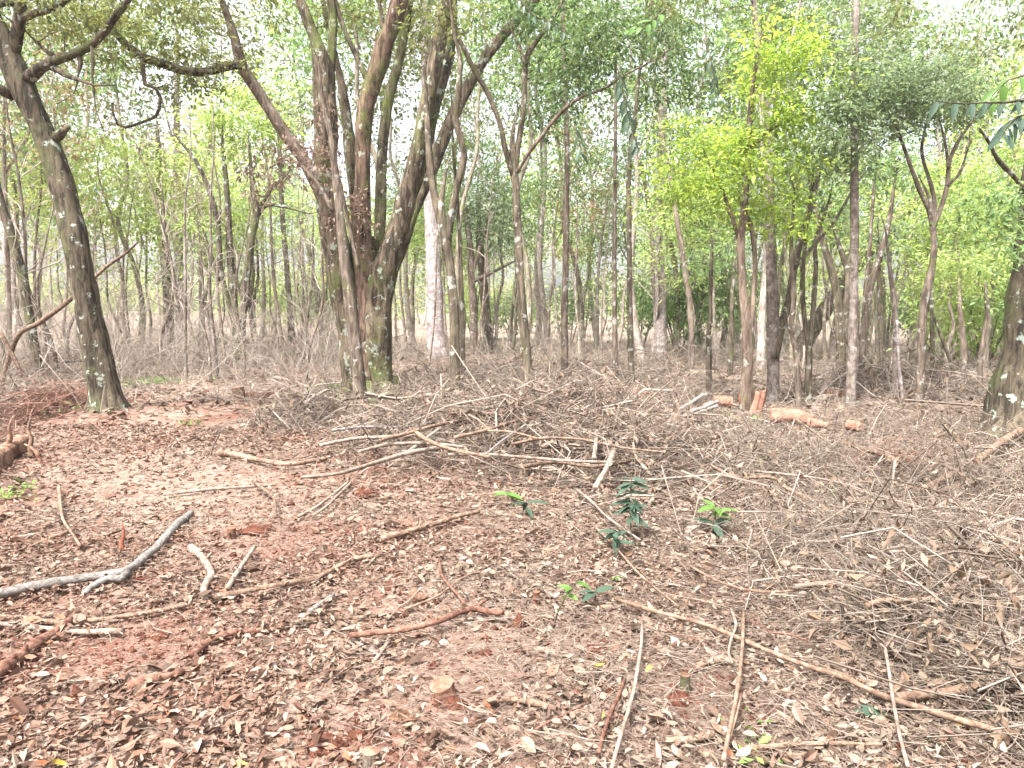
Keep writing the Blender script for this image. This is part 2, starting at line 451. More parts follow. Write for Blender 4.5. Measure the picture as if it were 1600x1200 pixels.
M['clod'] = bark('clod', (.17, .07, .043), (.09, .033, .02), 0, stretch=1, scale=30, bumpd=.8)

# red soil under the litter
def soil_mat():
    m, N, Lk = new_mat('red_soil')
    tc = N.new('ShaderNodeTexCoord'); P = tc.outputs['Object']
    a = noise(N, Lk, P, .45, 4, .6); b = noise(N, Lk, P, 7, 8, .65); c = noise(N, Lk, P, 45, 5, .6)
    soil = ramp(N, [(.3, (.08, .03, .021)), (.55, (.145, .062, .043)), (.75, (.20, .115, .088))]); Lk.new(b, soil.inputs[0])
    vo = N.new('ShaderNodeTexVoronoi'); vo.inputs['Scale'].default_value = 26; vo.inputs['Randomness'].default_value = 1; Lk.new(P, vo.inputs['Vector'])
    sep = N.new('ShaderNodeSeparateColor'); Lk.new(vo.outputs['Color'], sep.inputs[0])
    lit = ramp(N, [(0, (.13, .085, .062)), (.3, (.22, .165, .13)), (.6, (.17, .12, .09)), (.8, (.27, .215, .175)), (1, (.15, .11, .085))]); Lk.new(sep.outputs[0], lit.inputs[0])
    k = ramp(N, [(.38, (0, 0, 0)), (.58, (1, 1, 1))])
    ad = N.new('ShaderNodeMath'); ad.operation = 'MULTIPLY_ADD'; Lk.new(c, ad.inputs[0]); ad.inputs[1].default_value = .35; Lk.new(a, ad.inputs[2])
    sb = N.new('ShaderNodeMath'); sb.operation = 'SUBTRACT'; Lk.new(ad.outputs[0], sb.inputs[0]); sb.inputs[1].default_value = .15
    Lk.new(sb.outputs[0], k.inputs[0])
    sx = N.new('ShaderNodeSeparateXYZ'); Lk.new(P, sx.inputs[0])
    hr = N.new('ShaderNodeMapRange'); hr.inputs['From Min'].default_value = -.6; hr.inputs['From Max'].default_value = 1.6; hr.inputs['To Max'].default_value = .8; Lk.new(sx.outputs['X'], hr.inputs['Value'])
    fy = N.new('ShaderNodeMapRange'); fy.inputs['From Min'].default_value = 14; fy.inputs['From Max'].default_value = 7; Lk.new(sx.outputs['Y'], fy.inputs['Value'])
    gap_mask = N.new('ShaderNodeMath'); gap_mask.operation = 'MULTIPLY'; Lk.new(hr.outputs[0], gap_mask.inputs[0]); Lk.new(fy.outputs[0], gap_mask.inputs[1])
    gap_shade = ramp(N, [(.35, (.03, .02, .015)), (.7, (.09, .06, .045))]); Lk.new(b, gap_shade.inputs[0])  # shade in the litter gaps painted into the soil, near and to the right
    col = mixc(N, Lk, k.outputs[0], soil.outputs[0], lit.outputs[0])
    col = mixc(N, Lk, gap_mask.outputs[0], col, gap_shade.outputs[0])
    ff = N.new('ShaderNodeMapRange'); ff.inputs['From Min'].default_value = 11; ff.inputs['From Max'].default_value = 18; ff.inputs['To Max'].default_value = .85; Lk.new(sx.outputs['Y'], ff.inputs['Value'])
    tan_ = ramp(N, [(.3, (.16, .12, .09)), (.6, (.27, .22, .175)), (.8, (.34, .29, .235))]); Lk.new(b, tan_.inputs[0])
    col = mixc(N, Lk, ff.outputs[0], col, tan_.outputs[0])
    bm = N.new('ShaderNodeBump'); bm.inputs['Strength'].default_value = .8; bm.inputs['Distance'].default_value = .03
    s2 = N.new('ShaderNodeMath'); s2.operation = 'ADD'; Lk.new(b, s2.inputs[0]); Lk.new(c, s2.inputs[1]); Lk.new(s2.outputs[0], bm.inputs['Height'])
    out(N, Lk, bsdf(N, Lk, col, .95, .1, bm.outputs[0]))
    return m
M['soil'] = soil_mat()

# ------------------------------------------------------------------ the ground
def axis(lo, hi, fine_lo, fine_hi, fine, grow):
    a = [fine_lo]
    while a[-1] < fine_hi: a.append(a[-1] + fine)
    s = fine
    while a[-1] < hi: s *= grow; a.append(a[-1] + s)
    b = []; s = fine; x = fine_lo
    while x > lo: s *= grow; x -= s; b.append(x)
    return np.array(b[::-1] + a)

gx = axis(-160, 160, -6, 6, .055, 1.07)
gy = axis(-60, 260, 1.2, 11, .055, 1.055)
GX, GY = np.meshgrid(gx, gy)
GZ = H(GX, GY)
mb = MB()
nx, ny = len(gx), len(gy)
i = (np.arange(ny - 1) * nx)[:, None]; j = np.arange(nx - 1)[None]
mb.add(np.stack([GX, GY, GZ], -1).reshape(-1, 3), None, np.stack([i + j, i + j + 1, i + nx + j + 1, i + nx + j], -1).reshape(-1, 4))
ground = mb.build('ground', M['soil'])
tag(ground, 'red earth forest floor under dead leaves and twigs', kind='structure')

# bare patches of red earth, where less litter lies: (u, v, radius m)
BARE = [(on_ground(u, v), r) for u, v, r in [(420, 810, .55), (380, 740, .5), (700, 1085, .28), (520, 1165, .25), (1080, 1085, .25), (340, 1030, .3), (720, 850, .3),
                                             (930, 1010, .16), (620, 950, .3), (430, 860, .35), (210, 1000, .3), (560, 770, .35), (150, 1060, .2), (780, 1000, .3)]]

def litter_keep(P):
    k = .78 + .34 * vn(P[:, 0] * .8, P[:, 1] * .8, s=21) - .35 * (P[:, 0] < 0) * np.clip(vn(P[:, 0] * .55, P[:, 1] * .55, s=23), 0, 1)
    for c, r in BARE:
        k = k - .6 * np.exp(-(((P[:, 0] - c[0]) / r) ** 2 + ((P[:, 1] - c[1]) / (r * 1.2)) ** 2))
    return k > rng.random(len(P))

def scatter(n, y0, y1, power=1.0, side=.78):
    """points over the wedge of floor in front of the camera"""
    y = y0 + (y1 - y0) * rng.random(n * 2) ** power
    keep = rng.random(n * 2) < (y / y1) ** (1 / max(power, 1) if power > 1 else 1)
    y = y[keep][:n]
    x = (rng.random(len(y)) * 2 - 1) * (side * y + .6)
    return np.stack([x, y, H(x, y)], -1)

def lay_leaves(mb, P, size, tpl, tilt=.35, wide=.42):
    n = len(P)
    a = rng.random(n) * 2 * math.pi
    D = np.stack([np.cos(a), np.sin(a), rng.normal(size=n) * .25], -1)
    N = np.stack([rng.normal(size=n) * tilt, rng.normal(size=n) * tilt, np.ones(n)], -1)
    L = size * np.exp(rng.normal(size=n) * .32)
    W = L * np.clip(rng.normal(wide, .1, n), .2, .75)
    Q = P.copy(); Q[:, 2] += .004 + rng.random(n) ** 1.6 * .045
    leaves(mb, Q, D, N, L, W, tpl, curl=rng.normal(size=n) * .28, fold=rng.normal(size=n) * 1.2 + .4)

mb = MB()
P = scatter(60000, 1.7, 5.0, 1.0); P = P[litter_keep(P)]
lay_leaves(mb, P, .043, LEAF8, .7, .36)
P = scatter(40000, 1.7, 6.0, 1.0)
lay_leaves(mb, P, .017, LEAF4, .7, .4)
P = scatter(80000, 4.9, 9.5, 1.0); P = P[litter_keep(P)]
lay_leaves(mb, P, .050, LEAF4, .6, .36)
P = scatter(42000, 9.4, 26, 1.0); P = P[litter_keep(P)]
lay_leaves(mb, P, .11, LEAF4, .6)
P = scatter(60000, 1.2, 12, 1.0, 2.2); P = P[(abs(P[:, 0]) > .74 * P[:, 1] + .4) & litter_keep(P)]
lay_leaves(mb, P, .06, LEAF4, .6, .36)
tag(mb.build('leaf_litter', M['dead_leaf'], smooth=False), 'dead tan and pink brown leaves carpeting the forest floor', 'leaf litter', kind='stuff')

# the leaves that show largest, one by one
leaf_protos = []
for k, cols in enumerate([[(.28, .20, .155), (.23, .155, .12)], [(.19, .12, .09), (.15, .085, .06)], [(.29, .23, .19), (.25, .19, .15)], [(.34, .13, .06), (.28, .10, .05)], [(.40, .27, .06), (.34, .24, .06)], [(.14, .075, .05), (.11, .055, .04)]]):
    m = island_mat('fallen_leaf_' + ['tan', 'brown', 'pale', 'orange', 'yellow', 'dark'][k], cols, .7, .25, fleck=.3)
    for q in range(2):
        lm = MB()
        leaves(lm, np.array([[0, -.5, 0.]]), np.array([[0, 1., 0]]), np.array([[0, 0, 1.]]), np.array([1.]), np.array([.32 + .1 * q]), LEAF8, curl=np.array([.6 - 1.1 * q]), fold=np.array([2.2 - 1.2 * q]))
        leaf_protos.append(lm.mesh('leaf', m, smooth=False))
w = [14, 10, 10, 4, 3, 8]; w = np.repeat(w, 2) / np.sum(w) / 2
P = scatter(3000, 1.75, 3.3, 1.0, .70); P = P[litter_keep(P)][:290]
for p, q in zip(P, rng.choice(len(leaf_protos), len(P), p=w)):
    o = bpy.data.objects.new('leaf', leaf_protos[q]); C.objects.link(o)
    o.parent = ground
    o.location = (p[0], p[1], p[2] + .035)
    o.rotation_euler = (rng.normal() * .45, rng.normal() * .45, rng.random() * 6.28)
    s = .058 * math.exp(rng.normal() * .25); o.scale = (s, s, s)

# ------------------------------------------------------------------ trees
def stem_points(pts, d, drift=0.0, to_ground=False, ext=False):
    P, r = [], []
    n = len(pts)
    for k, (u, v, wpx) in enumerate(pts):
        dk = d + drift * k / max(n - 1, 1)
        P.append(at(u, v, dk)); r.append(wpx * dk / F / 2)
    P, r = np.array(P), np.array(r)
    if ext and r[-1] > .012:
        D = unit(P[-1] - P[-2]); L = 12 + 30 * r[-1] / .05
        L = min(max(18 * r[-1], .5), 2.2)
        D2 = unit(D + np.array([rng.normal() * .25, rng.normal() * .25, .35]))
        P = np.vstack([P, P[-1] + D * L * .45, P[-1] + D * L * .45 + D2 * L * .55]); r = np.concatenate([r, [r[-1] * .6, .006]])
    if to_ground:
        b = P[0].copy(); b[2] = Hs(b[0], b[1]) - .12
        if P[0][2] - b[2] > .02:
            P = np.vstack([b, P]); r = np.concatenate([[r[0] * (1.22 if r[0] > .17 else 1.45)], r]); r[1] *= 1.15
    return P, r

def grow_crown(skel, srad, centres, twig_mb, lift=.25, maxr=.03):
    """joins each leaf clump to the nearest stem or twig grown so far"""
    pts = [skel]; rads = [srad]
    allP, allR = skel.copy(), srad.copy()
    d0 = np.min(np.linalg.norm(centres[:, None] - skel[None], axis=2), axis=1)
    for c in centres[np.argsort(d0)]:
        dv = allP - c
        dist = np.linalg.norm(dv, axis=1) + .9 * np.clip(dv[:, 2] + .1, 0, 9)
        a = int(np.argmin(dist)); p0 = allP[a]; L = np.linalg.norm(c - p0)
        if L < .05: continue
        t = np.linspace(0, 1, 6)[:, None]
        P = p0 + (c - p0) * t + (t * (1 - t)) * (np.array([0, 0, -lift * L]) + rng.normal(size=3) * L * .22)
        P[1:-1] += rng.normal(size=(4, 3)) * L * .03
        r0 = min(allR[a] * .75, maxr, .006 + .012 * L)
        r = r0 + (.004 - r0) * t[:, 0] if r0 > .004 else np.full(6, r0)
        tube(twig_mb, P, r, 4, step=9, cap=False)
        allP = np.vstack([allP, P[1:]]); allR = np.concatenate([allR, r[1:]])

def foliage(leaf_mb, centres, crad, per, size, flat=.55, droop=.35, wide=.45, tpl=LEAF4):
    n = len(centres) * per
    c = np.repeat(centres, per, 0); s = np.repeat(crad * np.exp(rng.normal(size=len(centres)) * .3), per)
    off = rng.normal(size=(n, 3)) * np.array([1, 1, flat]) * s[:, None] * .62
    D = off + rng.normal(size=(n, 3)) * .4 * s[:, None]; D[:, 2] -= droop * s
    N = np.stack([rng.normal(size=n) * .55, rng.normal(size=n) * .55, np.ones(n)], -1)
    L = size * np.exp(rng.normal(size=n) * .25)
    leaves(leaf_mb, c + off, D, N, L, L * wide, tpl, curl=rng.normal(size=n) * .15)

def blob(u, v, ru, rv, d, n, depth=None):
    """clump centres through an ellipsoid whose middle stands d metres ahead"""
    c = at(u, v, d); a = ru * d / F; b = rv * d / F; e = depth if depth else .8 * a
    k = unit(rng.normal(size=(n, 3))) * (rng.random((n, 1)) ** .42)
    return c + k * np.array([a, e, b])

def hero_tree(label, stems, d, mat, cat='tree', crown=None, leaf=None, lsize=.09, per=45, crad=.22, sides=10, rough=.10, group=None, name='tree', flat=.55, droop=.35, maxr=.03, lift=.25, twig=None, extra=None, foot_first=True):
    """stems: (part name, [(u, v, width px)], depth drift, material or None); the first one stands on the ground"""
    first = stems[0][1][0]
    if d is None:
        d = on_ground(first[0], first[1])[1]
    base = np.array([(first[0] - 800) / F * d, d, 0.0]); base[2] = Hs(base[0], base[1])
    t = thing(name, label, cat, base, group)
    SP, SR = [], []
    for k, s in enumerate(stems):
        nm, pts, drift = s[0], s[1], s[2]
        m = s[3] if len(s) > 3 and s[3] else mat
        dd = d + (s[4] if len(s) > 4 else 0)
        if label[:3] == 'old': pts = [(u + (9 * max(0, min(1, (v - 330) / 200)) if u < 560 else 0), v, w_ * (.84 if v > -50 else 1)) for u, v, w_ in pts]
        P, r = stem_points(pts, dd, drift, to_ground=(nm == 'trunk'), ext=nm in ('trunk', 'stem', 'branch', 'limb') and pts[-1][1] > -20 and pts[-1][1] < 430 and name == 'tree' and label[:3] != 'old')
        mb = MB()
        big = r.max() > .09
        PR = tube(mb, P, r, sides=20 if big else sides, rough=rough, freq=5 if big else 9, seed=k + int(abs(base[0]) * 7), step=.06 if big else .10, flute=.05 if big else 0)
        mb.build(nm, M[m], t, base)
        SP.append(PR[:, :3]); SR.append(PR[:, 3])
    if crown:
        cs = np.vstack([blob(u, v, ru, rv, d + dz, n) for (u, v, ru, rv, dz, n) in crown])
        tm, lm = MB(), MB()
        SPa, SRa = np.vstack(SP), np.concatenate(SR)
        hi = SPa[:, 2] > min(base[2] + 1.2, cs[:, 2].min())
        grow_crown(SPa[hi], SRa[hi], cs, tm, lift, maxr)
        tag(tm.build('branches', M[twig or mat], t, base), kind='stuff')
        foliage(lm, cs, crad, per, lsize, flat, droop)
        o = lm.build('crown', M[leaf], t, base); tag(o, kind='stuff')
    return t, base, d

# --- the old many-stemmed tree in the middle
t_main, b_main, d_main = hero_tree('old mossy tree with many thick stems rising from one base', [
    ('trunk', [(543, 632, 46), (541, 590, 42), (540, 540, 46), (536, 480, 52), (528, 420, 50), (519, 360, 44), (512, 310, 34), (508, 270, 20)], 0, 'old_bark'),
    ('trunk', [(592, 640, 74), (588, 600, 60), (584, 560, 50), (583, 510, 46), (582, 460, 46), (581, 410, 36), (584, 370, 20)], 0, 'mossy_bark', .1),
    ('stem', [(541, 540, 30), (533, 470, 42), (524, 400, 46), (513, 320, 45), (510, 240, 42), (508, 170, 40), (506, 110, 36), (494, 66, 22), (478, 25, 18), (460, -30, 15), (445, -120, 10)], -.5, 'old_bark'),
    ('stem', [(507, 200, 20), (508, 150, 26), (517, 90, 18), (520, 30, 15), (512, -40, 13), (515, -140, 9)], .3, 'mossy_bark', -.2),
    ('stem', [(548, 540, 20), (551, 460, 26), (554, 400, 24), (557, 330, 22), (548, 240, 22), (540, 170, 18), (527, 100, 12), (513, 40, 9), (505, 0, 8), (500, -60, 6)], .6, 'old_bark', .25),
    ('stem', [(584, 590, 40), (580, 520, 46), (575, 455, 44), (568, 390, 35), (566, 310, 29), (567, 220, 28), (573, 165, 29), (590, 105, 31), (607, 55, 31), (622, 10, 30), (640, -60, 24), (660, -180, 14)], -.3, 'red_bark'),
    ('stem', [(588, 540, 26), (591, 470, 28), (593, 400, 24), (594, 330, 21), (597, 240, 18), (606, 160, 18), (622, 100, 17), (634, 40, 15), (642, -20, 14), (650, -120, 8)], .7, 'mossy_bark', .3),
    ('stem', [(600, 620, 44), (592, 560, 46), (590, 510, 50), (593, 460, 52), (606, 410, 47), (626, 345, 38), (642, 280, 32), (656, 225, 27), (667, 165, 26), (682, 90, 26), (692, 30, 26), (702, -40, 20), (715, -150, 12)], -.5, 'old_bark'),
    ('stem', [(640, 320, 16), (652, 285, 18), (662, 250, 20), (671, 210, 20), (684, 150, 19), (700, 95, 20), (707, 40, 17), (709, -20, 14), (712, -110, 9)], .1, 'dark_bark', -.1),
    ('stem', [(592, 520, 34), (597, 460, 42), (610, 410, 38), (634, 355, 32), (655, 305, 25), (680, 250, 24), (704, 190, 23), (728, 140, 22), (756, 92, 21), (790, 50, 20), (825, 10, 19), (870, -45, 18), (930, -120, 10)], .8, 'old_bark', .2),
    ('limb', [(534, 440, 24), (525, 380, 28), (506, 310, 25), (480, 258, 22), (445, 208, 21), (408, 150, 20), (380, 105, 19), (365, 55, 15), (352, 15, 12), (338, -30, 10), (320, -110, 7)], -1.0, 'thin_bark'),
    ('limb', [(383, 100, 15), (360, 103, 15), (320, 112, 15), (285, 110, 15), (255, 100, 16), (225, 90, 15), (200, 72, 14), (180, 52, 11), (160, 38, 7), (130, 20, 5)], -.9, 'dark_bark', -.75),
    ('branch', [(222, 92, 9), (224, 115, 8), (227, 132, 7), (243, 138, 6), (250, 152, 6), (249, 170, 6), (243, 182, 5), (222, 191, 5), (196, 199, 5), (184, 195, 4), (177, 178, 3), (176, 160, 2)], 0, 'dark_bark', -1.45),
    ('branch', [(574, 125, 12), (560, 95, 10), (545, 62, 9), (534, 35, 9), (520, -10, 7)], .2, 'dark_bark', -.1),
    ('branch', [(598, 55, 9), (597, 30, 7), (592, 0, 6), (585, -40, 4)], .2, 'dark_bark', -.25),
], None, 'old_bark', sides=12, rough=.13,
    crown=[(210, 25, 130, 80, -1.6, 58), (330, 25, 110, 85, -.9, 40), (470, -40, 140, 70, 0, 50), (640, -50, 130, 60, .2, 36), (560, 20, 70, 40, .8, 16), (820, -60, 110, 60, .9, 26), (300, 130, 70, 50, -.8, 14), (640, 60, 50, 70, 1.2, 14)],
    leaf='leaf_olive', lsize=.075, per=46, crad=.26, twig='dark_bark')
# dry leaves still clinging to the old tree's side shoots
mb, tm = MB(), MB()
cs = np.vstack([blob(455, 245, 65, 45, d_main - 1.0, 22), blob(400, 285, 45, 30, d_main - 1.0, 10), blob(520, 250, 28, 60, d_main - .6, 12), blob(550, 350, 40, 60, d_main - .55, 16), blob(500, 190, 18, 40, d_main - .7, 6)])
P, r = stem_points([(520, 330, 8), (495, 285, 7), (455, 250, 5), (420, 262, 3)], d_main - .7)
tube(tm, P, r, 5)
P2, r2 = stem_points([(560, 420, 7), (545, 350, 6), (528, 270, 5), (512, 190, 3)], d_main - .6)
tube(tm, P2, r2, 5)
grow_crown(np.vstack([smooth_path(P, .1), smooth_path(P2, .1)]), np.full(len(smooth_path(P, .1)) + len(smooth_path(P2, .1)), .01), cs, tm, .1, .008)
tm.build('dead_shoots', M['thin_bark'], t_main, b_main)
foliage(mb, cs, .13, 22, .075, 1.0, .9, .4)
tag(mb.build('dry_leaves', M['pink_leaf'], t_main, b_main), kind='stuff')
# buttress roots
for (u0, v0, u1, v1, w0) in [(540, 610, 525, 652, 26), (600, 600, 628, 648, 30), (575, 610, 580, 660, 30), (555, 615, 548, 655, 22), (612, 590, 622, 625, 26)]:
    mb = MB(); g = on_ground(u1, v1)
    a = at(u0, v0, d_main + .05)
    tube(mb, [a, (a + g) / 2 + np.array([0, 0, -.05]), g + np.array([0, 0, -.03])], [w0 * .009 / 2 * 1.0, w0 * .009 / 2, .03], 12, rough=.15, step=.06)
    mb.build('root', M['mossy_bark'] if u0 > 570 else M['old_bark'], t_main, b_main)

# --- slender pale stem growing right in front of it
hero_tree('slender pale grey sapling pressed against the front of the many stemmed tree', [
    ('trunk', [(566, 650, 24), (561, 600, 22), (555, 540, 20), (548, 480, 18), (540, 420, 16), (533, 350, 14), (525, 280, 11), (517, 215, 9), (505, 160, 6), (500, 120, 4)], .2)],
    10.6, 'grey_bark', rough=.1)

# --- dark leaning tree on the left
hero_tree('dark leaning tree with a broken stub and lichen spots at the left', [
    ('trunk', [(167, 640, 60), (163, 615, 48), (152, 560, 42), (140, 500, 38), (129, 440, 36), (117, 375, 36), (103, 315, 35), (84, 250, 34), (62, 195, 33), (44, 155, 34), (22, 105, 34), (4, 60, 27), (-20, 10, 23), (-60, -80, 16)], -.5),
    ('root', [(172, 618, 26), (184, 634, 16), (196, 644, 8)], 0),
    ('stub', [(84, 220, 14), (93, 210, 15), (102, 203, 9), (108, 199, 4)], -.2, None, -.3),
    ('limb', [(22, 80, 18), (27, 50, 17), (31, 25, 17), (34, -5, 16), (40, -60, 10)], -.2, None, -.4),
    ('limb', [(42, 125, 20), (65, 105, 17), (92, 92, 14), (125, 80, 13), (150, 64, 12), (172, 38, 11), (186, 18, 11), (205, -8, 9), (240, -70, 6)], -.6, None, -.4),
    ('branch', [(68, 100, 12), (88, 108, 11), (108, 119, 9), (127, 126, 5)], -.2, None, -.45),
    ('branch', [(86, 88, 8), (72, 80, 6), (58, 66, 4)], 0, None, -.4),
    ('limb', [(20, 150, 16), (0, 140, 15), (-30, 120, 12)], -.3, None, -.3),
    ('limb', [(36, 28, 12), (55, 20, 11), (80, 14, 10), (105, 0, 8), (130, -30, 5)], -.3, None, -.5),
    ('limb', [(30, 8, 8), (10, 4, 9), (-20, 12, 9)], 0, None, -.5),
    ('branch', [(143, 72, 5), (145, 95, 5), (144, 120, 4), (147, 145, 3)], 0, None, -.7),
    ('branch', [(123, 82, 9), (126, 100, 7), (122, 118, 3)], 0, None, -.6)],
    None, 'dark_bark', rough=.12, crown=[(20, -20, 110, 50, -.6, 26), (130, 10, 90, 40, -.8, 22), (70, 40, 60, 35, .5, 10), (130, 55, 60, 40, .2, 12)], leaf='leaf_olive', lsize=.07, per=42, crad=.22)

hero_tree('thin leaning brown sapling left of the dark leaning tree', [
    ('trunk', [(64, 600, 11), (55, 545, 12), (45, 490, 13), (33, 425, 13), (18, 370, 13), (2, 320, 13), (-15, 260, 12), (-40, 170, 9)], 0)],
    14.5, 'dark_bark')

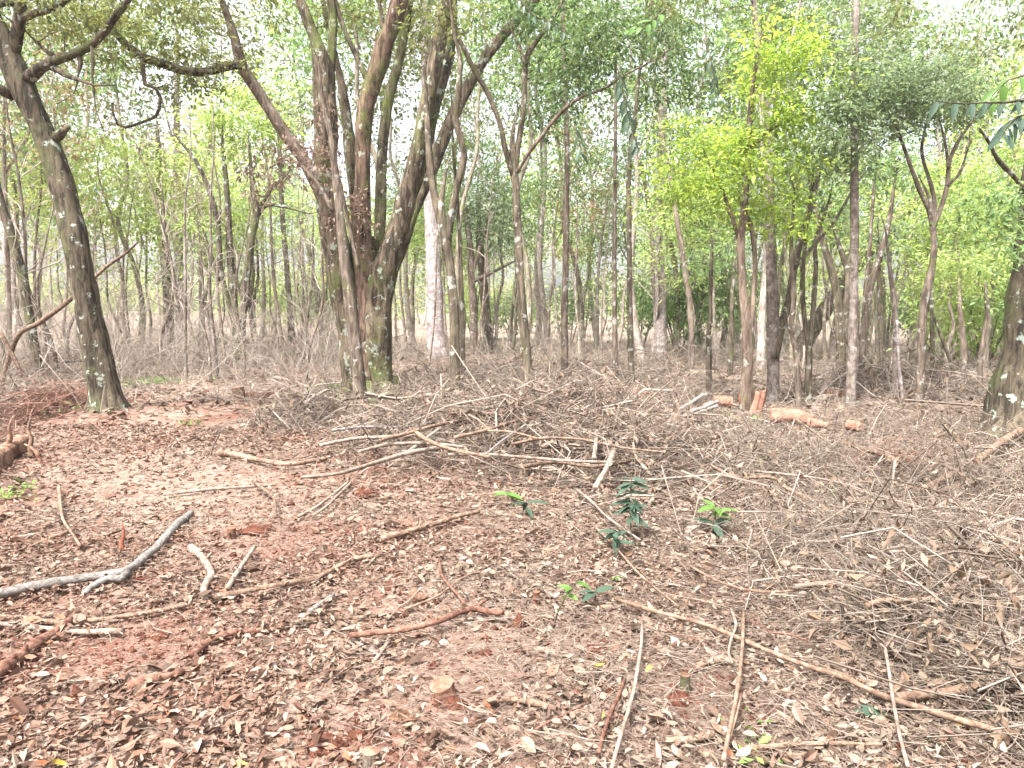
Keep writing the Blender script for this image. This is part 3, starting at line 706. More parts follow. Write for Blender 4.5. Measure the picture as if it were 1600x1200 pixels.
# --- mid-distance trees, each traced in its own place
mid = [
    ('many stemmed crooked brown tree behind the small fresh stump', [('trunk', [(375, 556, 17), (370, 520, 13), (364, 460, 12), (359, 390, 11), (356, 320, 9), (350, 250, 7)], 0),
        ('stem', [(376, 552, 13), (379, 500, 12), (386, 430, 12), (393, 370, 12), (400, 335, 11), (395, 300, 8), (392, 262, 6)], -.3),
        ('stem', [(370, 520, 8), (356, 470, 8), (345, 420, 8), (340, 350, 8), (326, 295, 7), (305, 250, 6), (285, 225, 4)], -.5),
        ('branch', [(398, 342, 8), (415, 322, 6), (440, 322, 5), (470, 330, 3)], -.2), ('branch', [(396, 345, 7), (420, 300, 6), (440, 280, 4)], -.1),
        ('branch', [(342, 440, 6), (330, 400, 5), (322, 375, 4)], -.1)],
        20, 'dark_bark', [(380, 170, 75, 75, 0, 46), (330, 215, 50, 40, .5, 14), (420, 200, 40, 45, .5, 12)], 'leaf_bright', .13, 42, .42),
    ('white lichened trunk between the left leaning tree and the crooked brown tree', [('trunk', [(281, 525, 13), (280, 460, 13), (279, 380, 12), (277, 300, 11), (276, 200, 9), (276, 80, 7)], 0)], 27, 'white_bark', [(276, 60, 70, 80, 0, 26)], 'leaf_mid', .15, 40, .5),
    ('short brown trunk with a green leafy sleeve beside the white lichened trunk', [('trunk', [(264, 515, 15), (263, 460, 15), (258, 400, 14), (252, 340, 12), (248, 250, 9)], 0)], 27.5, 'grey_bark', [(258, 435, 14, 22, -.2, 12), (245, 240, 70, 50, 0, 24)], 'leaf_mid', .13, 36, .4),
    ('slim pale trunk in the gap left of the many stemmed tree', [('trunk', [(456, 538, 11), (453, 480, 9), (448, 420, 8), (443, 360, 8), (440, 310, 7), (436, 220, 6)], 0)], 29, 'pale_bark', [(437, 160, 70, 70, 0, 26)], 'leaf_bright', .15, 40, .5),
    ('thin pale sapling nearest the left edge of the many stemmed tree', [('trunk', [(506, 530, 6), (500, 480, 6), (492, 435, 5), (484, 400, 4), (470, 350, 3)], 0)], 31, 'pale_bark', [(470, 330, 30, 40, 0, 10)], 'leaf_mid', .13, 30, .4),
    ('thick white barked trunk standing just right of the many stemmed tree', [('trunk', [(684, 562, 34), (682, 530, 28), (680, 470, 25), (677, 400, 23), (674, 330, 21), (671, 240, 19), (668, 120, 17), (665, 20, 15), (662, -80, 12)], 0)], 24, 'white_bark', [(655, 50, 60, 70, 0, 30), (690, 120, 40, 50, .5, 12)], 'leaf_olive', .13, 40, .4),
    ('mossy trunk with a lichen patch that forks into two curving stems', [('trunk', [(712, 650, 22), (712, 620, 17), (711, 540, 16), (709, 480, 15), (704, 425, 15), (698, 380, 15)], 0),
        ('stem', [(698, 392, 13), (690, 350, 13), (679, 305, 12), (672, 260, 11), (668, 200, 9), (665, 130, 6)], .4), ('stem', [(699, 385, 12), (706, 330, 11), (716, 285, 11), (725, 245, 11), (718, 210, 10), (712, 185, 10), (717, 135, 9), (719, 90, 7), (710, 55, 5), (704, 10, 4)], -.4)],
        None, 'olive_bark', [(700, 20, 60, 40, 0, 14)], 'leaf_olive', .08, 36, .25),
    ('thin mossy sapling just right of the forking mossy trunk', [('trunk', [(725, 615, 8), (723, 540, 7), (721, 450, 7), (718, 370, 6), (714, 300, 5), (708, 230, 4), (706, 170, 3)], 0)], 13.6, 'olive_bark'),
    ('brown trunk with a dark rounded crown in the middle of the wood', [('trunk', [(741, 560, 11), (740, 500, 11), (737, 440, 11), (735, 390, 10), (728, 330, 7)], 0), ('branch', [(738, 440, 7), (770, 425, 5), (800, 410, 3)], 0), ('branch', [(737, 430, 7), (755, 370, 6), (765, 330, 4)], 0)], 25, 'grey_bark', [(755, 325, 65, 45, 0, 50), (780, 360, 50, 30, 0, 20)], 'leaf_blue', .12, 40, .4),
    ('short mossy trunk hidden low behind the forking mossy trunk', [('trunk', [(763, 560, 17), (761, 510, 15), (757, 460, 14), (752, 410, 12), (748, 340, 8)], 0)], 26, 'olive_bark', [(770, 300, 60, 50, .5, 24)], 'leaf_mid', .13, 40, .45),
    ('leaning olive sapling that splits into three long curving branches', [('trunk', [(830, 648, 18), (827, 610, 15), (824, 560, 14), (818, 500, 14), (813, 430, 13), (809, 360, 12), (806, 300, 12), (804, 268, 12)], 0, 'olive_bark'),
        ('branch', [(803, 275, 10), (790, 235, 9), (780, 190, 8), (762, 145, 8), (741, 110, 8), (722, 70, 7), (703, 35, 6), (690, -5, 5), (670, -60, 3)], -.6),
        ('branch', [(804, 272, 10), (810, 225, 9), (818, 170, 9), (820, 120, 9), (822, 92, 9), (838, 65, 7), (858, 38, 6), (880, 0, 4)], .3), ('branch', [(820, 100, 6), (812, 75, 5), (803, 55, 4)], .1),
        ('branch', [(805, 275, 6), (822, 245, 6), (845, 215, 6), (868, 185, 6), (888, 165, 6), (912, 150, 5), (945, 138, 4), (975, 118, 3), (1000, 105, 3)], -.8, 'rust_bark')],
        11.2, 'olive_bark', [(880, 50, 90, 70, -.2, 28), (920, 110, 80, 45, -.5, 20), (780, 20, 60, 30, 0, 8), (960, 60, 80, 55, -.8, 22), (850, 170, 60, 50, .8, 14)], 'leaf_dark', .072, 42, .25),
    ('straight brown pole tree in the centre of the clearing edge', [('trunk', [(882, 612, 13), (882, 560, 12), (882, 480, 11), (884, 400, 10), (885, 320, 9), (886, 240, 8), (884, 160, 7), (880, 60, 6), (880, -40, 4)], 0)], 14.8, 'grey_bark', [(890, 130, 60, 90, .4, 26), (880, 0, 70, 50, .4, 14), (895, 260, 45, 40, .6, 10)], 'leaf_mid', .09, 36, .28),
    ('thin straight grey sapling left of the lichen banded one', [('trunk', [(962, 606, 9), (961, 540, 8), (960, 450, 8), (960, 360, 7), (961, 270, 6), (962, 160, 5), (962, 40, 3)], 0)], 15, 'grey_bark', [(960, 100, 60, 90, .4, 20)], 'leaf_mid', .09, 34, .28),
    ('slim sapling banded with white lichen near the centre', [('trunk', [(988, 632, 11), (987, 590, 10), (985, 520, 9), (984, 440, 8), (983, 350, 8), (983, 260, 7), (992, 190, 6), (998, 120, 5), (1010, 60, 4), (1020, -20, 3)], 0)], 12.6, 'olive_bark', [(1020, 60, 80, 60, -.2, 26), (1060, 130, 50, 40, -.3, 12), (1000, 150, 60, 40, .4, 12)], 'leaf_dark', .072, 40, .25),
    ('white barked trunk right of the lichen banded sapling', [('trunk', [(1030, 545, 20), (1031, 480, 19), (1030, 420, 18), (1027, 370, 17), (1030, 310, 17), (1034, 230, 14), (1038, 120, 11), (1040, 0, 8)], 0), ('stem', [(1031, 520, 10), (1022, 440, 8), (1018, 360, 7), (1008, 290, 6), (998, 240, 4)], .3, 'thin_bark')], 24, 'white_bark', [(1035, 200, 60, 80, 0, 24), (1040, 60, 60, 50, 0, 14)], 'leaf_olive', .12, 36, .4),
    ('slim tan trunk curving up beside the white barked trunk', [('trunk', [(1082, 600, 10), (1081, 550, 9), (1078, 480, 9), (1070, 420, 9), (1062, 370, 8), (1054, 320, 7), (1046, 270, 6), (1030, 190, 4)], 0)], 18, 'thin_bark', [(1040, 180, 50, 60, 0, 18)], 'leaf_mid', .11, 34, .35),
    ('reddish trunk carrying the bright yellow green crown', [('trunk', [(1166, 625, 19), (1167, 570, 17), (1166, 510, 15), (1160, 440, 13), (1158, 380, 12), (1163, 320, 11), (1167, 260, 10), (1170, 200, 8), (1178, 120, 6), (1190, 60, 4)], 0), ('stem', [(1170, 560, 9), (1176, 480, 8), (1180, 420, 7), (1175, 360, 7), (1165, 335, 6)], .2),
        ('branch', [(1168, 240, 7), (1200, 205, 6), (1240, 185, 4)], .3), ('branch', [(1160, 390, 6), (1130, 300, 5), (1110, 260, 4)], .1)],
        11.6, 'rust_bark', [(1215, 70, 62, 48, -.1, 26), (1230, 140, 85, 62, -.1, 38), (1205, 225, 100, 60, -.1, 36), (1110, 225, 85, 42, .2, 24), (1070, 285, 65, 34, .3, 17), (1150, 305, 95, 55, .2, 28), (1235, 330, 60, 70, .2, 20)], 'leaf_lime', .075, 52, .27),
    ('ringed grey trunk with a mossy fork near the cut logs', [('trunk', [(1208, 640, 20), (1208, 590, 19), (1208, 520, 19), (1206, 450, 17), (1204, 380, 15), (1203, 300, 14), (1200, 220, 12), (1190, 120, 11), (1180, 20, 10), (1175, -60, 8)], .4, 'pale_bark'), ('stem', [(1210, 560, 14), (1222, 505, 13), (1233, 470, 12), (1242, 410, 11), (1258, 350, 10), (1272, 300, 9), (1285, 240, 6)], .5, 'olive_bark'), ('branch', [(1240, 420, 6), (1300, 350, 5), (1330, 300, 4)], .3, 'olive_bark')],
        12.9, 'olive_bark', [(1280, 200, 45, 60, 1.0, 18), (1180, -10, 60, 40, .5, 16)], 'leaf_mid', .085, 36, .26),
    ('short mossy stem left of the reddish trunk', [('trunk', [(1108, 625, 9), (1108, 580, 9), (1107, 530, 8), (1110, 470, 6), (1112, 400, 5)], 0)], 14.5, 'olive_bark', [(1112, 400, 40, 45, .2, 12)], 'leaf_mid', .1, 34, .3),
    ('thin mossy stem close left of the reddish trunk', [('trunk', [(1140, 600, 9), (1142, 550, 8), (1143, 500, 7), (1146, 430, 6), (1150, 360, 4)], 0)], 17, 'olive_bark', [(1148, 380, 30, 40, .2, 10)], 'leaf_mid', .11, 34, .35),
    ('lichen spotted wavy sapling behind the lying orange log', [('trunk', [(1249, 652, 10), (1247, 600, 9), (1243, 550, 8), (1236, 510, 8), (1240, 470, 7), (1236, 400, 6), (1240, 320, 4)], 0)], 11.8, 'grey_bark'),
    ('forked mossy sapling between two ringed trunks', [('trunk', [(1262, 640, 11), (1263, 590, 11), (1264, 545, 10), (1256, 490, 7), (1255, 420, 6), (1262, 350, 5), (1270, 280, 4)], 0), ('stem', [(1264, 550, 9), (1270, 490, 8), (1275, 420, 7), (1274, 380, 6), (1290, 330, 5)], .2)], 12.4, 'olive_bark', [(1275, 260, 50, 60, .4, 20)], 'leaf_blue', .08, 36, .26),
    ('tall pale ringed trunk reaching above the frame on the right', [('trunk', [(1328, 655, 17), (1330, 600, 15), (1333, 520, 14), (1334, 440, 13), (1335, 360, 13), (1335, 280, 12), (1336, 180, 11), (1337, 80, 10), (1338, -20, 9), (1338, -120, 7)], 0)], 11.6, 'pale_bark', [(1330, 20, 80, 40, .5, 16), (1315, 120, 70, 55, 0, 34), (1338, 170, 45, 80, -.7, 34), (1330, 250, 50, 30, .2, 14)], 'leaf_blue', .075, 42, .25),
    ('thick mossy trunk leaning behind the tall ringed trunk', [('trunk', [(1314, 612, 16), (1314, 560, 15), (1312, 500, 14), (1304, 440, 12), (1292, 400, 10), (1275, 330, 8)], 0), ('stem', [(1318, 540, 11), (1322, 480, 10), (1326, 430, 10), (1310, 380, 7)], .3)], 17, 'olive_bark', [(1290, 330, 55, 50, .4, 22)], 'leaf_mid', .1, 36, .35),
    ('pale leaning twin trunks right of the tall ringed trunk', [('trunk', [(1342, 640, 10), (1346, 580, 10), (1350, 520, 10), (1360, 450, 10), (1375, 400, 9), (1388, 350, 8), (1396, 300, 5)], 0), ('stem', [(1348, 530, 8), (1352, 460, 7), (1358, 400, 6), (1362, 340, 5), (1368, 270, 3)], .3)], 14.5, 'grey_bark', [(1390, 270, 55, 50, .3, 24)], 'leaf_mid', .095, 34, .3),
    ('thin mossy trunk in front of the bare tan ground on the right', [('trunk', [(1381, 625, 9), (1379, 570, 9), (1376, 510, 8), (1374, 450, 7), (1372, 380, 5)], 0)], 16, 'olive_bark', [(1375, 380, 40, 40, .2, 12)], 'leaf_blue', .1, 36, .32),
    ('dark thin curved sapling on the bare tan ground', [('trunk', [(1361, 590, 8), (1359, 550, 7), (1354, 520, 6), (1353, 490, 5), (1362, 470, 4)], 0)], 19.5, 'dark_bark'),
    ('pale crooked sapling left of the umbrella crowned tree', [('trunk', [(1398, 640, 9), (1399, 590, 9), (1400, 530, 9), (1398, 480, 8), (1393, 440, 7), (1386, 380, 4)], 0)], 12.6, 'pale_bark'),
    ('thin white sapling leaning beside the pale crooked one', [('trunk', [(1413, 650, 5), (1408, 600, 5), (1404, 560, 4), (1402, 500, 4)], 0)], 12.2, 'white_bark'),
    ('umbrella crowned tree with many upward forking dark branches', [('trunk', [(1434, 655, 15), (1437, 610, 13), (1439, 560, 13), (1441, 510, 13), (1446, 460, 12), (1456, 420, 10), (1460, 380, 9), (1457, 350, 9)], 0),
        ('branch', [(1458, 358, 8), (1450, 325, 7), (1436, 295, 7), (1425, 265, 6), (1414, 235, 5), (1402, 200, 4)], -.2), ('branch', [(1458, 358, 7), (1461, 320, 6), (1455, 290, 6), (1446, 262, 5), (1440, 232, 5), (1448, 190, 3)], .2),
        ('branch', [(1458, 358, 7), (1470, 325, 7), (1480, 290, 7), (1483, 255, 6), (1495, 225, 5), (1515, 195, 4)], .1), ('branch', [(1481, 290, 5), (1500, 270, 4), (1510, 240, 3)], .3), ('branch', [(1482, 262, 5), (1478, 230, 4), (1470, 195, 3)], .3)],
        11.8, 'grey_bark', [(1440, 150, 100, 46, 0, 95), (1360, 180, 50, 40, 0, 24), (1510, 160, 55, 45, .2, 32), (1420, 110, 70, 22, 0, 24)], 'leaf_blue', .062, 56, .23),
    ('dark straight pole between the umbrella crowned tree and its neighbour', [('trunk', [(1457, 605, 7), (1457, 540, 7), (1456, 470, 6), (1457, 400, 5)], 0)], 17, 'dark_bark'),
    ('thin dark sapling arching left on the right side', [('trunk', [(1495, 612, 5), (1486, 570, 5), (1474, 535, 5), (1465, 512, 4), (1455, 480, 3)], 0)], 14.5, 'dark_bark'),
    ('brown trunk right of the arching sapling', [('trunk', [(1506, 615, 9), (1506, 570, 9), (1505, 530, 9), (1500, 480, 7), (1498, 420, 5)], 0)], 15.5, 'thin_bark', [(1505, 420, 45, 50, .2, 18)], 'leaf_bright', .1, 36, .34),
    ('crooked lichened sapling beside the huge trunk at the right edge', [('trunk', [(1531, 640, 8), (1531, 600, 8), (1532, 560, 8), (1539, 520, 8), (1543, 490, 7), (1540, 440, 5)], 0)], 12.5, 'grey_bark', [(1530, 420, 45, 45, .2, 18)], 'leaf_bright', .085, 36, .28),
]
for e in mid:
    lab, st, d, mat = e[:4]
    kw = dict(crown=e[4], leaf=e[5], lsize=e[6], per=e[7], crad=e[8]) if len(e) > 4 else {}
    hero_tree(lab, st, d, mat, **kw)

# --- leaning half-fallen trunk in the background and the leaning dark pole on the left
hero_tree('thick trunk leaning aslant against the crowns on the right', [('trunk', [(1250, 548, 24), (1290, 482, 23), (1340, 412, 22), (1372, 374, 21), (1405, 339, 20), (1440, 305, 19), (1475, 268, 17), (1500, 240, 13)], 0, 'grey_bark')], 24, 'grey_bark')
hero_tree('huge dark trunk flaring out at the right edge of the picture', [
    ('trunk', [(1612, 700, 150), (1616, 660, 138), (1621, 600, 118), (1627, 540, 106), (1632, 470, 98), (1638, 400, 92), (1644, 320, 86), (1650, 220, 80), (1660, 80, 72), (1668, -60, 60)], .0),
    ('root', [(1580, 650, 46), (1560, 680, 34), (1540, 702, 14)], -.3), ('limb', [(1612, 330, 10), (1596, 290, 8), (1560, 250, 7), (1545, 222, 5), (1530, 200, 3)], -.6, 'olive_bark')],
    8.8, 'dark_bark', rough=.12, crown=[(1545, 330, 50, 45, -.3, 20), (1585, 400, 30, 40, -.6, 10), (1580, 320, 50, 50, -.3, 16)], leaf='leaf_mid', lsize=.07, per=22, crad=.2, maxr=.012)
mb = MB()
P, r = stem_points([(-10, 562, 9), (25, 530, 8), (60, 505, 8), (95, 480, 7), (125, 455, 6), (165, 418, 5), (195, 397, 4), (216, 378, 3)], 12.4)
P[0][2] = Hs(P[0][0], P[0][1])
tube(mb, P, r, 7, .1)
tag(mb.build('leaning_pole', M['stick_dark'], None), 'dark thin pole leaning up across the trunk at the left', 'branch')
mb = MB()
P, r = stem_points([(2, 520, 5), (14, 545, 6), (26, 568, 6), (36, 590, 4)], 12.0)
tube(mb, P, r, 6, .1)
tag(mb.build('leaning_stick', M['stick_dark']), 'short dark stick propped under the leaning pole', 'branch')

# --- leafy sprays hanging into the frame: every leaf its own part
def leaf_mesh(name, mat, wide, droop=.15, n=6):
    t = np.linspace(0, 1, n)
    w_ = np.sin(np.pi * t ** .8) ** .8 * wide / 2 * (1 - .25 * t)
    V, Q = [], []
    for a in range(n):
        z = -droop * t[a] ** 2
        V += [(-w_[a], t[a], z + w_[a] * .35), (0, t[a], z), (w_[a], t[a], z + w_[a] * .35)]
    for a in range(n - 1):
        for b in (0, 1):
            Q.append((a * 3 + b, a * 3 + b + 1, a * 3 + 4 + b, a * 3 + 3 + b))
    m = MB(); m.add(V, None, Q)
    return m.mesh(name, mat)

from mathutils import Matrix, Vector
def place_leaf(mesh, p, D, N, L, parent, base, name='leaf'):
    D = Vector(D).normalized(); S = D.cross(Vector(N)).normalized(); Nn = S.cross(D)
    o = bpy.data.objects.new(name, mesh); C.objects.link(o); o.parent = parent
    mt = Matrix(((S.x, D.x, Nn.x), (S.y, D.y, Nn.y), (S.z, D.z, Nn.z))).to_4x4()
    o.matrix_local = Matrix.Translation(Vector(p) - Vector(base)) @ mt @ Matrix.Diagonal((L, L, L, 1))
    return o

LM = {k: leaf_mesh('leaf', M[m], w_) for k, m, w_ in (('seed', 'leaf_seedling', .36), ('fresh', 'leaf_fresh', .4), ('dark', 'leaf_shade', .34), ('blue', 'leaf_seedling', .36))}

def spray(label, pts, d, leafkind, L, n, mat='dark_bark', pend=.7, w0=5, first=0.15, name='hanging_spray', drift=0):
    P, r = stem_points([(u, v, w0 * (1 - .7 * k / (len(pts) - 1))) for k, (u, v) in enumerate(pts)], d, drift)
    t = thing(name, label, 'branch', P[0])
    mb = MB(); PR = tube(mb, P, r, 6, .05, step=.05); mb.build('stem', M[mat], t, P[0])
    PP = PR[:, :3]
    for k in range(n):
        f = first + (1 - first) * k / max(n - 1, 1)
        q = f * (len(PP) - 1); a = min(int(q), len(PP) - 2); p = PP[a] + (PP[a + 1] - PP[a]) * (q - a)
        T = PP[a + 1] - PP[a]; T = T / np.linalg.norm(T)
        s = np.cross(T, [0, -.6, .8]); s = s / np.linalg.norm(s) * (1 if k % 2 else -1)
        D = s * .8 + T * .5 + np.array([0, rng.normal() * .25, -pend]) + rng.normal(size=3) * .15
        place_leaf(LM[leafkind], p, D, np.array([rng.normal() * .3, -.7, .8]), L * (.8 + .4 * rng.random()), t, P[0])
    return t

spray('hanging spray of paired dark leaves against the pale trunks, top centre', [(965, 100), (972, 135), (978, 165), (986, 200), (994, 228)], 7.0, 'dark', .13, 22, w0=3, pend=.9)
spray('small drooping dark leaf spray left of the paired leaf spray', [(893, 190), (900, 205), (906, 222), (908, 240)], 7.0, 'dark', .13, 5, w0=2.5, pend=.9)
spray('dark leafy twig slanting right above the clearing', [(1000, 120), (1025, 145), (1050, 160), (1070, 165)], 7.4, 'dark', .12, 8, w0=3, pend=.5)
spray('bright young leafy twig in the dark canopy, top centre', [(1040, 15), (1015, 35), (995, 45), (975, 48)], 7.5, 'fresh', .13, 12, w0=3, pend=.3)
spray('dark drooping leaf spray left of the yellow green crown', [(1100, 60), (1110, 90), (1115, 120), (1118, 150)], 7.4, 'dark', .12, 12, w0=3, pend=.9)
spray('large leaved branch reaching in from the right edge', [(1640, 140), (1600, 155), (1570, 160), (1540, 160), (1500, 162), (1450, 156)], 4.6, 'blue', .11, 16, w0=5, pend=.8, first=.02)
spray('long leaved twig drooping over the huge trunk at the right edge', [(1640, 180), (1605, 178), (1580, 190), (1565, 215)], 4.6, 'blue', .13, 14, w0=4, pend=.9, first=.05)
spray('upper large leaved twig at the right edge', [(1640, 120), (1600, 118), (1575, 125), (1550, 150)], 4.7, 'fresh', .12, 9, w0=4, pend=.7, first=.05)
spray('dark leaf tip poking in at the top right corner', [(1640, -10), (1612, -4), (1592, 6)], 4.0, 'dark', .08, 3, w0=4, pend=.4)
spray('dark green leafy twigs in front of the arching limb, top centre', [(800, -20), (815, 5), (835, 25), (860, 35), (880, 50)], 7.2, 'dark', .11, 16, w0=4, pend=.6)

# ------------------------------------------------------------------ the wood behind: copies of a few kinds
def proto_tree(name, label, mat, leaf, h, r0, crown_lo, crown_r, nclump, per, lsize, crad, lean=.06, fork=True, group=None):
    t = thing(name, label, 'tree', (0, 0, 0), group)
    k = 9
    z = np.linspace(-.15, h * .93, k)
    wob = np.cumsum(rng.normal(size=(k, 2)) * h * .012, 0); wob -= wob[0]
    P = np.stack([wob[:, 0] + lean * z, wob[:, 1], z], -1)
    rr = r0 * (1 - .82 * np.linspace(0, 1, k)); rr[0] *= 1.3
    mb = MB(); PR = tube(mb, P, rr, 9, .1, 7, seed=int(h * 10), step=.25)
    ch = [mb.build('trunk', M[mat], t)]
    SP, SR = [PR[:, :3]], [PR[:, 3]]
    if fork:
        a = rng.integers(2, 5); q = P[a]; an = rng.random() * 6.28
        D = np.array([math.cos(an) * .35, math.sin(an) * .35, 1])
        P2 = np.array([q + D * s * h * .45 + rng.normal(size=3) * h * .012 * (s > 0) for s in np.linspace(0, 1, 5)])
        mb = MB(); PR = tube(mb, P2, rr[a] * .7 * (1 - .8 * np.linspace(0, 1, 5)), 7, .1, 7, step=.25)
        ch.append(mb.build('stem', M[mat], t)); SP.append(PR[:, :3]); SR.append(PR[:, 3])
    c = unit(rng.normal(size=(nclump, 3))) * rng.random((nclump, 1)) ** .4
    zc = (crown_lo + 1.0) / 2 * h
    cs = c * np.array([crown_r, crown_r, (1 - crown_lo) / 2 * h]) + np.array([lean * zc + wob[-3:, 0].mean(), wob[-3:, 1].mean(), zc])
    tm, lm = MB(), MB()
    SP, SR = np.vstack(SP), np.concatenate(SR); hi = SP[:, 2] > crown_lo * h * .7
    grow_crown(SP[hi], SR[hi], cs, tm, .2, .05)
    ch.append(tag(tm.build('branches', M[mat], t), kind='stuff'))
    foliage(lm, cs, crad, per, lsize, .55, .35)
    ch.append(tag(lm.build('crown', M[leaf], t), kind='stuff'))
    return t, ch

kinds = [
    proto_tree('slim_tree', 'slim grey trunked tree with mid green crown deep in the wood', 'wood_grey', 'leaf_mid', 10, .085, .45, 1.9, 60, 38, .16, .5, group='slim trees deep in the wood'),
    proto_tree('slim_tree', 'slim pale trunked tree with olive crown deep in the wood', 'wood_pale', 'leaf_olive', 12, .10, .5, 1.8, 46, 38, .16, .5, group='pale slim trees deep in the wood'),
    proto_tree('bright_tree', 'bright green leafy tree glowing in the background of the wood', 'wood_grey', 'leaf_bright', 8.5, .08, .38, 2.1, 80, 40, .17, .55, .1, group='bright leafy trees deep in the wood'),
    proto_tree('dark_tree', 'dark crowned tree with mossy trunk in the background of the wood', 'wood_mossy', 'leaf_blue', 9.5, .10, .42, 2.0, 76, 40, .16, .5, -.08, group='dark crowned trees deep in the wood'),
    proto_tree('dry_tree', 'thin pale tree with sparse rusty leaves in the background', 'wood_grey', 'leaf_rust', 9, .055, .35, 1.5, 50, 24, .14, .45, .1, group='sparse rusty trees deep in the wood'),
    proto_tree('slim_tree', 'mossy brown pole tree with high mid green crown in the wood', 'wood_mossy', 'leaf_mid', 13, .095, .55, 1.9, 44, 38, .17, .5, -.04, False, group='mossy pole trees deep in the wood'),
]
used = [0] * len(kinds)
ORD = ['nearest'] + [w_ + ' nearest' for w_ in 'second third fourth fifth sixth seventh eighth ninth tenth eleventh twelfth thirteenth fourteenth fifteenth sixteenth seventeenth eighteenth nineteenth twentieth'.split()]
LAND = [(0, 'beyond the left edge'), (75, 'at the far left edge'), (150, 'behind the dark leaning tree'), (250, 'right of the dark leaning tree'), (330, 'by the white lichened trunk'), (425, 'behind the crooked brown tree'), (500, 'in the gap left of the old mossy tree'), (640, 'behind the old mossy tree'), (700, 'behind the thick white trunk'), (790, 'behind the forking mossy trunk'), (860, 'behind the leaning olive sapling'), (930, 'behind the straight pole tree'), (1000, 'behind the lichen banded sapling'), (1090, 'behind the slim tan trunk'), (1185, 'behind the yellow green crown'), (1290, 'behind the mossy forked trunk'), (1350, 'behind the tall ringed trunk'), (1420, 'behind the pale twin trunks'), (1480, 'behind the umbrella crowned tree'), (1550, 'left of the huge right trunk'), (1620, 'behind the huge right trunk'), (9999, 'beyond the right edge')]
placed = []
def name_by_place():
    cells = {}
    for o, head, u, d in placed:
        seg = next(t for lim, t in LAND if u < lim)
        cells.setdefault((head, seg), []).append((d, o))
    for (head, seg), lst in cells.items():
        lst.sort(key=lambda e: e[0])
        for q, (d, o) in enumerate(lst):
            if len(lst) == 1: w_ = ''
            elif q < 20: w_ = ORD[q] + ' '
            else: w_ = 'far back '
            o['label'] = head + ', ' + w_ + seg
HEAD = ['slim grey green crowned tree', 'slim pale tree with olive crown', 'bright leafy tree', 'dark crowned mossy tree', 'thin sparse rusty tree', 'mossy pole tree']
def plant(k, u, d, s=1.0, rz=None):
    t, ch = kinds[k]
    p = foot(u, d); rz = rng.random() * 6.28 if rz is None else rz
    sc = (s, s, s * (.9 + .25 * rng.random()))
    if used[k] == 0:
        t.location = p; t.rotation_euler = (0, 0, rz); t.scale = sc
    else:
        t = copy_tree(t, ch, p, rz, sc)
    used[k] += 1
    placed.append((t, HEAD[k], u, d))

for u, d, k, s in [(40, 24, 4, .9), (105, 21, 4, 1), (200, 23, 2, .9), (170, 30, 1, .9), (230, 26, 4, 1), (330, 30, 2, 1), (20, 30, 1, .9), (310, 24, 4, .8), (430, 36, 0, .9), (480, 33, 2, .8),
                   (640, 30, 3, .8), (620, 36, 0, .8), (720, 34, 1, .8), (800, 30, 3, .75), (850, 26, 0, .75), (905, 24, 4, .8), (930, 28, 1, .8), (1000, 30, 0, .8), (1060, 34, 2, .9), (1100, 26, 3, .8),
                   (1130, 32, 2, .9), (1230, 24, 3, .8), (1300, 27, 2, .8), (1350, 30, 0, .8), (1420, 24, 3, .75), (1470, 26, 2, .7), (1520, 22, 2, .7), (1570, 26, 3, .8), (1620, 24, 0, .8), (1700, 22, 1, .9), (-60, 20, 1, .9), (-120, 16, 3, .9), (1760, 16, 2, .9),
                   (1080, 21, 2, .75), (1120, 24, 0, .8), (1240, 20, 3, .7), (1290, 22, 2, .75), (1395, 20, 2, .7), (1480, 19, 2, .7), (1540, 19, 2, .8), (960, 24, 0, .8), (910, 30, 2, .8), (770, 26, 0, .8), (690, 27, 2, .7), (560, 26, 2, .75), (380, 26, 2, .8), (300, 23, 2, .7), (140, 25, 2, .85), (60, 27, 0, .8), (220, 33, 2, 1), (1350, 24, 5, .8), (1180, 28, 5, .9)]:
    plant(k, u, d, s)
for u, d, k, s in [(560, 30, 1, 1.3), (610, 24, 5, 1.2), (860, 30, 1, 1.3), (1075, 30, 5, 1.3), (1190, 20, 1, 1.1), (1380, 28, 5, 1.3), (1600, 30, 5, 1.2), (10, 22, 0, 1.2), (520, 36, 5, 1.4), (680, 34, 5, 1.1)]:
    plant(k, u, d, s)
for u, d, k, s in [(650, 28, 1, 1.1), (705, 22, 5, .95), (765, 30, 1, .95), (815, 24, 5, 1.1), (845, 33, 1, 1.2), (905, 27, 5, 1.15), (935, 34, 1, 1.2), (1005, 22, 1, 1.05), (1055, 26, 5, 1.1), (1095, 31, 1, 1.2), (1125, 27, 5, 1.0), (1150, 34, 1, 1.2), (1225, 23, 5, 1.05), (1255, 29, 1, 1.2), (1300, 24, 1, 1.05), (1345, 32, 5, 1.2), (1375, 26, 1, 1.0), (1425, 29, 5, .95), (1465, 23, 1, .85), (1515, 28, 5, .9), (1555, 25, 1, .9), (310, 27, 1, 1.1), (215, 24, 5, 1.05), (115, 28, 1, 1.2), (50, 25, 5, 1.1), (440, 40, 5, .8), (405, 28, 1, .9), (520, 27, 5, 1.1)]:
    plant(k, u, d, s)
for q in range(105):
    d = 32 + 55 * rng.random() ** .8
    u = -150 + 1900 * rng.random()
    if abs(u - 450) < 60 or (100 < u < 420 and rng.random() < .6): continue
    if 1120 < u < 1620 and rng.random() < .45: continue
    k = rng.choice(6, p=[.22, .2, .2, .14, .06, .18]) if u > 250 else rng.choice(6, p=[.15, .28, .15, .08, .22, .12])
    s = .9 + .5 * rng.random()
    if 700 < u < 790 or 1390 < u < 1600 or 420 < u < 520: s = min(s, .8)
    plant(int(k), u, d, s)

